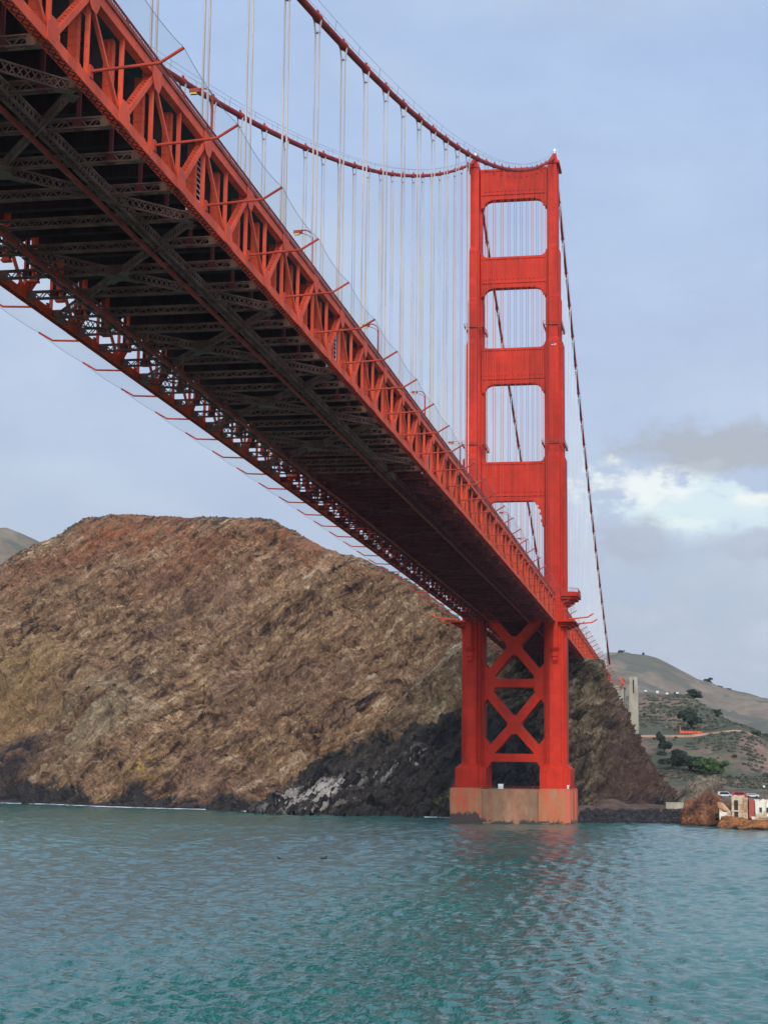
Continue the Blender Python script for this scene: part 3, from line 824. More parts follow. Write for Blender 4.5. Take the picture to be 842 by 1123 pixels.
# pier
pier = MB()
for sx in (1, -1):
    pier.box(sx*9.3, sx*19.05, -16.2, 16.2, -6, 11.0); pier.box(sx*9.6, sx*18.7, -16.0, 16.0, 11.0, 11.2)
    pier.box(sx*19.0, sx*19.5, -13.2, -6.5, -6, 10.6); pier.box(sx*19.0, sx*19.5, 2, 9, -6, 10.6); pier.box(sx*9.0, sx*9.7, -16.4, -15.9, -6, 10.9)
pier.box(-9.35, 9.35, -15.3, 15.3, -6, 10.9)
pier.box(-18.6, 18.6, -16.8, -15.2, -6, .7)
tag(pier.build('bridge_pier', M['pier']), 'rust-streaked concrete pier standing in the water under the tower', 'pier')
def crate(x, y, z, w, h, label):
    e = empty('equipment_cabinet', (x, y, z), label, 'cabinet')
    m = MB(); m.box(x-w/2, x+w/2, y-w/2, y+w/2, z+.12, z+h); m.build('body', M['white'], e)
    m = MB(); m.box(x-w/2-.1, x+w/2+.1, y-w/2-.1, y+w/2+.1, z+h, z+h+.12); m.build('lid', M['white'], e)
    m = MB(); m.box(x-w/2+.1, x+w/2-.1, y-w/2+.1, y+w/2-.1, z, z+.12); m.build('base', M['grey'], e)
crate(-3.1, -14, 10.9, 1.5, 1.5, 'small white box on the middle of the pier between the tower legs')
crate(18.2, -13.6, 11.2, .6, 1.1, 'narrow white box on the right end of the pier beside the leg')
pr = MB()
for a, b in (((-18.6, -15.8), (-9.6, -15.8)), ((-9.2, -15.1), (9.2, -15.1)), ((9.6, -15.8), (18.6, -15.8)), ((18.6, -15.8), (18.6, 15.8)), ((-18.6, -15.8), (-18.6, 15.8))):
    z0 = 10.9 if abs(a[1]) < 15.5 else 11.2; L = math.hypot(b[0]-a[0], b[1]-a[1]); n = int(L/2)
    for hh in (.5, 1.0): pr.beam((*a, z0+hh), (*b, z0+hh), .06, .06)
    for k in range(n+1): t = k/n; pr.beam((a[0]+(b[0]-a[0])*t, a[1]+(b[1]-a[1])*t, z0), (a[0]+(b[0]-a[0])*t, a[1]+(b[1]-a[1])*t, z0+1.0), .08, .08)
tag(pr.build('pier_railing', M['red_faded']), 'thin red railing round the top of the concrete pier', 'railing')

# ------------------------------------------------------------------ cables and suspenders
def cable_thing(sx, label):
    e = empty('main_cable', (sx*HB, 0, 224), label, 'cable')
    pts = [(sx*HB, y, zc_main(y)) for y in np.arange(-585, -3, 7.5)]+[(sx*HB, -2.5, 224.9), (sx*HB, 0, 225.3), (sx*HB, 2.5, 224.6)]+[(sx*HB, y, zc_side(y)) for y in np.arange(8, 335, 8)]
    m = MB(); m.tube(pts, .47, 12); m.build('strand', M['cable'], e)
    h = MB()
    for q in (-.55, .55):
        h.tube([(p[0]+q, p[1], p[2]+1.75) for p in pts], .028, 4)
    for k in range(0, len(pts), 2):
        for q in (-.55, .55): p = pts[k]; h.beam((p[0]+q*.6, p[1], p[2]+.35), (p[0]+q, p[1], p[2]+1.75), .05, .05, (0,1,0))
    h.build('hand_rope', M['wire'], e)
    return e
cab = {1: cable_thing(1, 'thick dark red main cable climbing over the right leg of the tower'), -1: cable_thing(-1, 'thick dark red main cable passing over the left leg of the tower')}

nth = {}
def suspender(sx, y, zc, zd, k, span):
    sl = (zc_main(y+.5)-zc_main(y-.5)) if span == 'main' else (zc_side(y+.5)-zc_side(y-.5))
    e = empty('suspender', (sx*HB, y, zd))
    tag(e, None, 'suspender', 'suspender ropes of the bridge')
    c = MB(); d = np.array((0, 1, sl)); d /= np.linalg.norm(d)
    c.tube([np.array((sx*HB, y, zc))-d*.55, np.array((sx*HB, y, zc))-d*.5, np.array((sx*HB, y, zc))+d*.5, np.array((sx*HB, y, zc))+d*.55], [.48, .60, .60, .48], 12)
    c.box(sx*HB-.12, sx*HB+.12, y-.3, y+.3, zc+.5, zc+.95)
    c.build('cable_band', M['cable'], e)
    red_ = span == 'main' and ((sx > 0 and y > -205) or (sx < 0 and y > -50))  # ropes passing before the tower stay red, without the painted highlight
    mt = M['cable_rope'] if red_ else M['rope'] if span == 'main' else M['rope_highlit']; rr = .042 if red_ else .078 if span == 'main' else .085
    for q in (-1, 1):
        for g in (-1, 1):
            m = MB(); m.tube([(sx*HB+q*.50, y+g*.16, zc), (sx*HB+q*.26, y+g*.14, zc-1.9), (sx*HB+q*.26, y+g*.14, zd)], rr, 6); m.build('rope', mt, e)
    m = MB(); m.box(sx*HB-.36, sx*HB+.36, y-.22, y+.22, zc-2.0, zc-1.8); m.build('spacer', mt, e)
    return e
sus = []
for sx in (1, -1):
    for i in range(-9, 28):
        y = S0+P*i+P/2
        if y < -575: continue
        sus.append((suspender(sx, y, zc_main(y), zb_main(y)+DEP+.4, i, 'main'), sx, 'main', y))
    for i in range(1, 20):
        y = 10.4+P*i+P/2-P
        if zc_side(y)-zb_side(y)-DEP < 5: continue
        sus.append((suspender(sx, y, zc_side(y), zb_side(y)+DEP+.4, i, 'side'), sx, 'side', y))
ORD = ['first','second','third','fourth','fifth','sixth','seventh','eighth','ninth','tenth','eleventh','twelfth','thirteenth','fourteenth','fifteenth','sixteenth','seventeenth','eighteenth','nineteenth','twentieth','twenty-first','twenty-second','twenty-third','twenty-fourth','twenty-fifth','twenty-sixth','twenty-seventh','twenty-eighth','twenty-ninth','thirtieth','thirty-first','thirty-second','thirty-third','thirty-fourth','thirty-fifth','thirty-sixth','thirty-seventh','thirty-eighth','thirty-ninth','fortieth']
for sx in (1, -1):
    for sp in ('main', 'side'):
        g = sorted([q for q in sus if q[1] == sx and q[2] == sp], key=lambda q: abs(q[3]))
        for k, q in enumerate(g):
            q[0]['label'] = f"double rope under the {'right' if sx > 0 else 'left'}-leg cable, {ORD[k]} from the tower on its {'water' if sp == 'main' else 'cliff'} side"

# ------------------------------------------------------------------ lamp posts on the deck, scaffold ladders in the truss
LP = [(-386, 1), (-340.3, 1), (-294.6, 1), (-248.9, 1), (-203, 1), (-157.5, 1), (-111.7, 1), (-66, 1), (60, 1), (106, 1), (152, 1), (198, 1)]
def lamp(x, y, z, first=None):
    e = empty('street_lamp', (x, y, z)); tag(e, None, 'street lamp', 'lamps along the bridge road')
    m = MB(); m.tube([(x, y, z), (x, y, z+9.4)], [.17, .13], 8); m.box(x-.25, x+.25, y-.25, y+.25, z, z+.7); m.build('pole', M['red_faded'], e)
    m = MB(); m.tube([(x, y, z+9.3)]+[(x-1.1+1.1*math.cos(R(a)), y, z+9.3+1.1*math.sin(R(a))) for a in range(15, 91, 15)]+[(x-1.5, y, z+10.4)], .09, 6)
    m.tube([(x, y, z+8.9), (x-.35, y, z+9.55), (x-.95, y, z+9.85), (x-1.5, y, z+10.0)], .05, 6); m.build('arm', M['red_faded'], e)
    m = MB(); m.box(x-2.5, x-1.4, y-.22, y+.22, z+10.0, z+10.4); h = m.build('lamp_head', M['red_faded'], e)
    m = MB(); m.box(x-2.4, x-1.7, y-.18, y+.18, z+9.8, z+10.0); m.build('lens', M['yellow'], h)
    return e
lamps = [lamp(10.4, y, (zb_main(y) if y < 0 else zb_side(y))+DEP+.6) for y, _ in LP]
for k, e in enumerate(sorted([l for l in lamps if l.location.y < 0], key=lambda l: l.location.y)):
    e['label'] = f"tall red street lamp with yellow lens on the near deck edge, {ORD[k]} from upper left" if k < 8 else ''
for k, e in enumerate(sorted([l for l in lamps if l.location.y > 0], key=lambda l: l.location.y)):
    e['label'] = f"small far red street lamp on the deck behind the tower, {ORD[k]} from the tower"
def ladder(y, label):
    z = zb_main(y); x = 12.9
    e = empty('scaffold_ladder', (x, y, z+.5), label, 'scaffold', 'maintenance ladders inside the near truss')
    for q in (-.75, .75):
        m = MB(); m.tube([(x, y+q-.05, z+.5), (x, y+q, z+6.6)], .06, 6); m.tube([(x-.9, y+q, z+.5), (x-.9, y+q, z+6.6)], .06, 6); m.build('upright', M['white'], e)
    m = MB()
    for k in range(11): 
        zz = z+.8+k*.56
        m.beam((x, y-.75, zz), (x, y+.75, zz), .06, .06); m.beam((x-.9, y-.75, zz), (x-.9, y+.75, zz), .05, .05)
        if k % 2 == 0: m.beam((x, y-.75, zz), (x-.9, y-.75, zz), .05, .05)
    m.build('rungs', M['white'], e)
    m = MB(); m.box(x-.9, x, y-.7, y+.7, z+6.6, z+6.7); m.build('platform', M['yellow'], e)
ladder(S0+P*2+P/2+1.2, 'large white and yellow scaffold ladder inside the truss at upper left')
ladder(S0+P*6+P/2+1.2, 'middle white scaffold ladder inside the near truss')
ladder(S0+P*11+P/2+1.2, 'smallest and farthest white scaffold ladder inside the near truss')

# ------------------------------------------------------------------ pylon and anchorage block
py = empty('concrete_pylon', (22, 345, 20), 'pale concrete pylon with a tall slotted shaft at the far end of the bridge', 'pylon')
m = MB(); m.box(-20, 20.2, 342, 366, 8, 60.6); m.box(-20.4, 20.6, 341.6, 366, 60.6, 61.5)
for k in range(4): m.box(19.2-k*9-.6, 19.2-k*9+.6, 341.3, 342.2, 10, 60)
m.build('anchor_block', M['concrete'], py)
for sx in (1, -1):
    m = MB(); xa, xb = (23.0, 27.6) if sx > 0 else (-27.6, -23.0)
    m.box(xa, xb, 343, 352, 8, 62); m.box(xa+.3, xb-.3, 343.4, 351.6, 62, 66.2); m.box(xa+1.2, xa+1.9, 342.8, 343.1, 40, 65); m.box(xb-1.9, xb-1.2, 342.8, 343.1, 40, 65)
    s_ = m.build('shaft', M['concrete'], py)
    m = MB(); m.box(xa+2.0, xb-2.0, 342.9, 343.6, 57.5, 64.6); m.build('slot', M['deckdark'], s_)
m = MB()
for k in range(9): m.box(19.6, 20.0, 330+k*4-.2, 330+k*4+.2, 61.5, 65.3)
m.box(19.55, 20.05, 330, 362, 64.9, 65.4); m.box(19.55, 20.05, 330, 362, 61.5, 62.2); m.box(19.7, 19.9, 330, 362, 62.2, 64.9); m.build('red_parapet', M['red'], py)

# ------------------------------------------------------------------ land
def smooth_cols(pts, n):
    """resample a polyline of vectors with Catmull-Rom"""
    pts = np.array(pts, float); k = len(pts)
    t = np.linspace(0, k-1, n); i = np.clip(t.astype(int), 0, k-2); f = (t-i)[:, None]
    p0 = pts[np.clip(i-1, 0, k-1)]; p1 = pts[i]; p2 = pts[i+1]; p3 = pts[np.clip(i+2, 0, k-1)]
    return .5*((2*p1)+(-p0+p2)*f+(2*p0-5*p1+4*p2-p3)*f*f+(-p0+3*p1-3*p2+p3)*f**3)

def cliff_mesh(name, toe, crest, back, nu, nv, nb, mat, h, dip, amp, prof=1.0, seed=0):
    T = smooth_cols(toe, nu); C = smooth_cols(crest, nu); B = smooth_cols(back, nu)
    v = np.linspace(-.03, 1, nv)[:, None, None]; v[0] = -.12
    vz = np.sign(v)*np.abs(v)**prof
    P0 = T[None]+(C-T)[None]*np.concatenate([v, v, vz], -1)
    w = np.linspace(0, 1, nb+1)[1:, None, None]
    P1 = C[None]+B[None]*w
    G = np.concatenate([P0, P1], 0)
    du = np.gradient(G, axis=1); dv = np.gradient(G, axis=0)
    N = np.cross(du, dv); N /= np.linalg.norm(N, axis=-1, keepdims=True)+1e-9
    for _ in range(12):
        N[1:-1] = (N[:-2]+N[1:-1]*2+N[2:])/4; N[:, 1:-1] = (N[:, :-2]+N[:, 1:-1]*2+N[:, 2:])/4
    N /= np.linalg.norm(N, axis=-1, keepdims=True)+1e-9
    Q = G.reshape(-1, 3)
    a, b, c = strata_axes(h, dip)
    wq = Q+np.stack([fbm(Q*.02+5+seed, 3), fbm(Q*.02+31+seed, 3), fbm(Q*.02+77+seed, 3)], -1)*9
    A_, B_, C_ = wq@a, wq@b, wq@c
    d = amp[0]*fbm(Q*.016+seed, 3)
    d += amp[1]*ridged(np.stack([A_*.022, B_*.075, C_*.05], -1)+seed, 4, .5)
    d += amp[2]*ridged(np.stack([A_*.07, B_*.22, C_*.15], -1)+3.3+seed, 4, .55)
    d += amp[3]*np.abs(fbm(np.stack([A_*.25, B_*.6, C_*.45], -1)+8+seed, 3))
    cr = 1-2*np.abs(pnoise(np.stack([A_*.020, B_*.095, C_*.06], -1)+61+seed)); d -= 3.2*np.clip((cr-.80)/.20, 0, 1)
    cr = 1-2*np.abs(pnoise(np.stack([A_*.075, B_*.27, C_*.2], -1)+27+seed)); d -= 1.3*np.clip((cr-.78)/.22, 0, 1)
    d -= d.mean()*.9
    if name == 'rocky_headland': k_ = np.clip((Q[:, 0]-6)/14, 0, 1); d = d*(1-.38*k_)-3.4*k_
    vv = np.concatenate([np.linspace(0, 1, nv), np.ones(nb)])[:, None]
    att = np.ones((nv+nb, 1)); att[:nv, 0] = np.clip((1.0-np.linspace(0, 1, nv))/.10, .12, 1); att[nv:] = .12
    d = d.reshape(nv+nb, nu)*att
    G = G+N*d[..., None]
    return mesh_np(name, G.reshape(-1, 3), grid_faces(nv+nb, nu), mat, False), G

A_crest = [(-384.1,310,108.3),(-349.3,305,115.1),(-315.4,300,125.3),(-306.1,300,130.7),(-292.8,298,136.3),(-280.1,296,139.9),(-268.8,293,145.7),(-255.9,290,149.5),(-232.9,286,149.0),(-205.7,280,146.7),(-177.9,270,144.2),(-155.7,260,140.9),(-144.1,252,135.8),(-128.4,242,127.8),(-116.6,235,121.7),(-95.8,222,114.9),(-80.7,212,107.9),(-65.9,202,98.9),(-38.9,190,78.9),(-5,175,68.8),(17.6,170,62.2)]
A_toe = [(-292,146,-1),(-266,146,-1),(-240,145.5,-1),(-232,143,-1),(-222,140,-1),(-211.8,137,-1),(-202,130,-1),(-191,122,-1),(-179,114,-1),(-151,101,-1),(-127,94,-1),(-112,84,-1),(-105,82,-1),(-96,82,-1),(-86,82,-1),(-70,80,-1),(-58,80,-1),(-48,80,-1),(-24,82,-1),(0,84,-1),(18,90,-1)]
A_back = [(-10,180,-18)]*len(A_crest)
cliff_o, GA = cliff_mesh('hill', A_toe, A_crest, A_back, 640, 380, 30, M['cliff'], H1, 54, (12.0, 6.6, 2.5, 1.3), .97)
cliff_o['kind'] = 'structure'
B_toe = [(-106,66,-2),(-102,56,-2),(-93,48,-2),(-80,45,-2),(-59,44,-2),(-45,43,-2),(-35,42,-2),(-24,41,-2),(-3,38,-2),(12,34,0),(24,34,3),(37,40,3.5),(49,62,3.6),(55,92,4),(54,150,4),(41,235,7),(28,338,16)]
B_crest = [(-107.5,78,.2),(-104.2,90,7),(-98.6,98,13),(-93.3,105,18.3),(-73.9,118,32.4),(-60.2,125,44.5),(-49.8,130,54.5),(-38.8,140,69.1),(-17,140,68.6),(2.3,135,64.5),(15.4,130,62.4),(18.6,131,62.0),(20.2,134,61.6),(20.4,140,60.8),(17,175,54),(11,240,42),(8,345,32)]
B_back = [(-5,30,4)]*7+[(0,60,-4)]*3+[(0,60,-3),(-3,60,-3),(-8,50,-4),(-30,30,-4),(-40,0,-4),(-40,0,-4),(-40,0,-4)]
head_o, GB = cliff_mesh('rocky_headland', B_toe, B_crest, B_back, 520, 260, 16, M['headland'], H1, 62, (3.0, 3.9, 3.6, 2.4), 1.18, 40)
head_o['kind'] = 'structure'

# quay: rough ground between the headland and the water's edge
def height_patch(name, xs, ys, fz, mat, kind='structure'):
    X, Y = np.meshgrid(xs, ys); Z = fz(X.ravel(), Y.ravel())
    o = mesh_np(name, np.stack([X.ravel(), Y.ravel(), Z], -1), grid_faces(len(ys), len(xs)), mat)
    o['kind'] = kind; return o
def quay_z(x, y):
    front = 10+.16*np.clip(x-20, 0, 40)
    z = np.clip((y-front)*.35, -2.5, 4.0)
    q = np.stack([x*.09, y*.09, x*0], -1)
    m = 3.4*np.exp(-((x-29)/4.5)**2-((y-34)/8)**2)+1.2*np.exp(-((x-42)/6)**2-((y-40)/9)**2)
    return z+m+.9*fbm(q, 4)+.5*ridged(q*3, 3)-1.9*np.clip((front+16-y)/5, 0, 1)
height_patch('quay_ground', np.arange(18, 75, .8), np.arange(4, 110, .8), quay_z, M['ground'])

# near hillside with the dirt road, far ridge, and the hill at the left edge
HXc = [[7.8, 5.1, -11.9, -19.1, -27.1, -39.7],[38.0, 36.9, 30.0, 27.0, 23.7, 18.6],[44.8, 44.0, 39.3, 37.3, 35.0, 31.5],[52.4, 52.0, 49.8, 48.9, 47.8, 46.2],[56.9, 56.8, 56.1, 55.8, 55.4, 54.9],[65.9, 66.3, 68.6, 69.5, 70.6, 72.3],[73.4, 74.2, 79.0, 81.0, 83.2, 86.7],[81.5, 82.7, 90.1, 93.2, 96.7, 102.2],[98.6, 100.7, 113.8, 119.4, 125.6, 135.2],[122.0, 125.3, 146.1, 154.9, 164.8, 180.1]]
HR = [49.3, 65.8, 66.4, 66.4, 64.7, 52.9, 44.2, 37.3, 22.5, 12.7]
stY = [30, 60, 250, 330, 420, 560]
def hill_cols():
    out = []
    for ci, (xs, zr) in enumerate(zip(HXc, HR)):
        ya, yb_ = (150, 185) if ci < 4 else (95, 130) if ci == 4 else (24, 45)
        xa = xs[0]+(xs[2]-xs[0])*(ya-30)/220; xb = xs[0]+(xs[2]-xs[0])*(yb_-30)/220
        col = [(xa, ya, -4), (xb, yb_, 8.6)]
        zz = [8.4, 8+.13*(zr-8), [36.4,36.8,36.9,37,37.3,39.2,39.8,33,18,11][ci], zr]
        col += [(x, y, z) for x, y, z in zip(xs[2:], stY[2:], zz)]
        col += [(xs[-1]-12, 680, zr-4), (xs[-1]-30, 900, zr-25)]
        out.append(smooth_cols(col, 150))
    return np.array(out)
HC = hill_cols()
HG = np.stack([smooth_cols(HC[:, j], 170) for j in range(HC.shape[1])], 0)
q = HG.reshape(-1, 3)
damp = np.clip((q[:,1]-60)/80, 0, 1)*np.where(np.abs(q[:,1]-420) < 8, .05, 1)
q[:, 2] += damp*(2.6*fbm(q*.02, 4)+.9*fbm(q*.09+4, 3))
HG = q.reshape(HG.shape)
mesh_np('hillside', q, grid_faces(*HG.shape[:2]), M['hill_near'])['kind'] = 'structure'
def ridge_hill(name, crest, base_dy, base_z, back, n, m_, amp, mat, sc):
    C = smooth_cols(crest, n); rows = []
    for t in np.linspace(0, 1, m_):
        p = C.copy(); p[:, 1] -= base_dy*(1-t); p[:, 2] = base_z+(C[:, 2]-base_z)*t**1.15; rows.append(p)
    for t in np.linspace(.1, 1, 10):
        p = C.copy(); p[:, 1] += back*t; p[:, 2] -= 60*t*t; rows.append(p)
    G = np.array(rows); Q = G.reshape(-1, 3)
    at = np.concatenate([np.clip((1-np.linspace(0, 1, m_))/.12, .1, 1), np.full(10, .1)])
    d = (amp*ridged(Q*sc, 5, .5)+amp*.3*fbm(Q*sc*6, 3)).reshape(G.shape[:2])*at[:, None]
    G[..., 2] += d
    o = mesh_np(name, G.reshape(-1, 3), grid_faces(*G.shape[:2]), mat); o['kind'] = 'structure'; return o, G
FR = [(-900,1750,90),(-500,1780,140),(-300,1800,150),(-150.1,1800,163),(-76.9,1800,178.8),(-47.6,1800,180),(-22.3,1800,177.4),(2.8,1800,172.3),(33.9,1800,155.8),(64.8,1800,139.4),(89.4,1800,128.1),(101.7,1800,124.4),(153.1,1800,114.5),(223.4,1800,106.1),(420,1780,95),(800,1700,70)]
fr_o, GF = ridge_hill('far_hill', FR, 1150, -2, 600, 260, 120, 9, M['hill_far'], .006)
FC = [(-1100,900,140),(-900,960,190),(-780,990,215),(-705,1000,229),(-666.7,1000,241.4),(-627.9,1000,250.1),(-613.1,1000,247.1),(-588.3,1000,233.8),(-568.4,1000,219.8),(-520,1000,195),(-430,1000,160)]
ridge_hill('left_hill', FC, 500, 60, 400, 160, 90, 7, M['hill_far'], .010)

def hill_at(col_px_frac, j): pass
# dirt road cut along the hillside
road_pts = []
jr = int(np.argmin(np.abs(HG[:, 20, 1]-420)))
for i in range(HG.shape[1]):
    j = int(np.argmin(np.abs(HG[:, i, 1]-420))); road_pts.append(HG[j, i])
road_pts = np.array(road_pts); sel = (road_pts[:,0] > 22) & (road_pts[:,0] < 91)
rp = road_pts[sel]; m = MB()
zs = np.convolve(np.pad(rp[:,2], 6, mode='edge'), np.ones(13)/13, 'valid')+.5
for k in range(len(rp)-1):
    p, q_ = rp[k], rp[k+1]
    m.add([(p[0],p[1]-2.6,zs[k]),(q_[0],q_[1]-2.6,zs[k+1]),(q_[0],q_[1]+3.0,zs[k+1]+.1),(p[0],p[1]+3.0,zs[k]+.1),(p[0],p[1]-4.5,zs[k]-2.6),(q_[0],q_[1]-4.5,zs[k+1]-2.6)], [(0,1,2,3),(4,5,1,0)])
m.build('dirt_road', M['dirtroad'])['kind'] = 'structure'

# ------------------------------------------------------------------ plants
def leaf_cloud(lumps, per, size, seed, flat=.6):
    r = np.random.default_rng(seed); V = []; 
    for (c, rad) in lumps:
        c = np.array(c); rad = np.array(rad)*np.ones(3)
        n = int(per*rad[0]*rad[2])+20
        d = r.normal(size=(n, 3)); d /= np.linalg.norm(d, axis=1)[:, None]; d[:, 2] = np.where(d[:, 2] < -.45, -d[:, 2], d[:, 2])
        p = c+d*rad*(r.uniform(.55, 1.08, (n, 1)))
        a = r.normal(size=(n, 3)); a -= d*(a*d).sum(1)[:, None]*.6; a /= np.linalg.norm(a, axis=1)[:, None]
        b = np.cross(a, d+r.normal(size=(n, 3))*.5); b /= np.linalg.norm(b, axis=1)[:, None]+1e-6
        s = size*r.uniform(.6, 1.4, (n, 1))
        V.append(np.stack([p-a*s, p-b*s*flat, p+a*s, p+b*s*flat], 1).reshape(-1, 3))
    V = np.concatenate(V); F_ = np.arange(len(V)).reshape(-1, 4)
    return V, F_
def tree(name, base, hgt, wid, mat, label, cat, group=None, seed=0, size=.45, low=False, per=38):
    r = random.Random(seed); e = empty(name, base, label, cat, group); x, y, z = base
    lumps = []
    for k in range(11):
        a = r.uniform(0, 6.28); rr = r.uniform(.1, .36)*wid; hz = r.uniform(.28 if low else .38, .82)
        lumps.append(((x+math.cos(a)*rr, y+math.sin(a)*rr, z+hgt*hz), (wid*r.uniform(.15, .27), wid*r.uniform(.15, .27), hgt*r.uniform(.13, .22))))
    V, F_ = leaf_cloud(lumps, per, size, seed)
    o = mesh_np('crown', V, F_, mat, False); adopt(o, e)
    m = MB(); m.tube([(x, y, z-.6), (x+.1, y, z+hgt*.3), (x-.1, y, z+hgt*.7)], [wid*.045, wid*.035, wid*.012], 7)
    for k in range(5):
        c = lumps[k][0]; m.tube([(x, y, z+hgt*.25), ((x+c[0])/2, (y+c[1])/2, z+hgt*.45), c], [wid*.022, wid*.016, wid*.006], 5)
    m.build('trunk', M['bark'], e)
    return e
def hz(x, y, G=HG):
    Q = G.reshape(-1, 3); k = np.argmin((Q[:,0]-x)**2+(Q[:,1]-y)**2); return float(Q[k, 2])
tree('round_tree', (54.3, 431, hz(54.3, 431)-.3), 13.5, 13.5, M['leaf_dark'], 'dark round tree standing behind the orange fence on the hillside road', 'tree', seed=3, size=.6, low=True, per=75)
tree('shrub', (70.2, 500, hz(70.2, 500)-.3), 6.0, 5.6, M['leaf_dark'], 'small dark round shrub on the slope above the dirt road', 'shrub', 'shrubs on the hillside', 5, .4, True)
tree('shrub', (27, 470, hz(27, 470)-.3), 3.0, 2.6, M['leaf_dark'], 'tiny dark shrub on the pink slope left of the round tree', 'shrub', 'shrubs on the hillside', 6, .3, True)
tree('shrub', (56, 560, hz(56, 560)-.6), 7.0, 15, M['leaf_dark'], 'low wide dark shrub on the brow of the near hill', 'shrub', 'shrubs on the hillside', 7, .5, True)
tree('shrub', (90.5, 421, hz(90.5, 421)-.3), 4.0, 6, M['leaf_dark'], 'dark shrub at the far right end of the dirt road', 'shrub', 'shrubs on the hillside', 8, .4, True)
for k, (x, y, w, h, mt, lab) in enumerate([(45, 342, 17, 12, 'leaf_dark', 'dark blue-green shrub clump below the road, leftmost of the thicket'), (54, 336, 15, 10, 'leaf_dark', 'dark shrub clump in the middle of the thicket below the road'), (61, 332, 14, 10, 'leaf_green', 'bright green shrub clump below the road, left of the two bright ones'), (68.5, 332, 12, 9, 'leaf_green', 'bright green shrub clump at the right end of the thicket'), (40, 372, 9, 12, 'leaf_dark', 'upright dark shrub beside the pylon foot, above the thicket')]):
    tree('shrub', (x, y, hz(x, y)-.4), h, w, M[mt], lab, 'shrub', 'thicket below the dirt road', 20+k, .55, True, 30)
def bz(x, y): return hz(x, y, GB)
for k, (x, y, w, h) in enumerate([(30.5, 215, 7, 6), (35, 205, 7, 6), (39.5, 195, 6, 5), (26.5, 225, 6, 6)]):
    tree('shrub', (x, y, bz(x, y)-.5), h, w, M['leaf_dark'], ['leafy dark shrub on the headland edge, second from the pylon', 'leafy dark shrub on the headland edge, third from the pylon', 'leafy dark shrub on the headland edge, farthest from the pylon', 'leafy dark shrub on the headland edge, nearest the pylon'][k], 'shrub', 'shrubs on the headland edge', 40+k, .4, True)
# trees on the far ridge line
def fz(x): 
    Q = GF[119]; return Q[int(np.argmin(np.abs(Q[:,0]-x)))]
for k, (x, w, h, lab) in enumerate([(72, 15, 11, 'biggest dark tree on the far skyline, where the ridge dips'), (88, 10, 6, 'low dark tree on the far skyline, just right of the biggest'), (97, 14, 6, 'long low dark tree on the far skyline, farthest right'), (-47, 10, 5, 'low tree on the top of the far ridge beside the pylon'), (-16, 3, 5, 'tiny upright tree on the far ridge top, right of the low tree')]):
    p = fz(x); tree('skyline_tree', (x, p[1], p[2]-1.5), h, w, M['leaf_dark'], lab, 'tree', 'trees on the far skyline', 60+k, 1.0, True, 14)
# scrub: ground cover on the hillside, cliff top and ridges
def scrub(name, pts, smin, smax, mat, seed, size=.35, per=16):
    r = np.random.default_rng(seed); l = []
    for p in pts:
        s = r.uniform(smin, smax); l.append(((p[0], p[1], p[2]+s*.15), (s, s, s*r.uniform(.45, .8))))
    V, F_ = leaf_cloud(l, per, size, seed); o = mesh_np(name, V, F_, mat, False); o['kind'] = 'stuff'; return o
r_ = np.random.default_rng(11)
def pick(G, n, cond, thr, sc, seed):
    Q = G.reshape(-1, 3); k = r_.choice(len(Q), n*6); Q = Q[k]; Q = Q[cond(Q)]
    nn = fbm(Q*sc+seed, 3); Q = Q[nn > thr]; return Q[:n]
scrub('grey_scrub', pick(HG, 2600, lambda q: (q[:,1] > 255) & (np.abs(q[:,1]-420) > 7) & (q[:,1] < 600) & (q[:,0] > 10) & (q[:,0] < 140), -.06, .02, 2), .45, 1.5, M['leaf_grey'], 1, .45)
scrub('dark_scrub', pick(HG, 60, lambda q: (q[:,1] > 255) & (np.abs(q[:,1]-420) > 7) & (q[:,1] < 600) & (q[:,0] > 10) & (q[:,0] < 140), .25, .02, 9), .6, 2.2, M['leaf_dark'], 2, .45)
def band(G, r0, r1, n, seed):
    rr = np.random.default_rng(seed); i = rr.integers(r0, r1, n); j = rr.integers(0, G.shape[1], n); return G[i, j]
cg = band(GA, 366, 386, 1500, 3); cg = cg[(fbm(cg*.03, 3) > -.18)]
scrub('cliff_top_scrub', cg, .25, .75, M['leaf_grey'], 4, .3, 22)
hg_ = band(GB, 236, 266, 700, 5); hg_ = hg_[(hg_[:,0] > -45) & (fbm(hg_*.05, 3) > -.2)]
scrub('headland_scrub', hg_, .4, 1.1, M['leaf_grey'], 6, .35, 20)

# orange fence below the round tree
fe = empty('safety_fence', (54, 424, hz(54, 424)), 'bright orange safety fence at the foot of the round tree', 'fence')
m = MB(); zf = hz(54, 424)+.6
for k in range(8): m.box(48.2+k*1.75-.08, 48.2+k*1.75+.08, 424-.08, 424+.08, zf-1.5, zf+(4.2 if k == 0 else 1.6))
m.build('posts', M['red'], fe)
m = MB(); m.prism([(48.2,zf+4.0),(48.9,zf+1.0),(60.4,zf+.8),(60.4,zf-.3),(48.2,zf-.3)], 424.1, 424.16)
m.build('orange_netting', paint('safety_orange', (.62,.10,.05), .15, .8, .5, False, (.5,.08,.04), .3), fe)

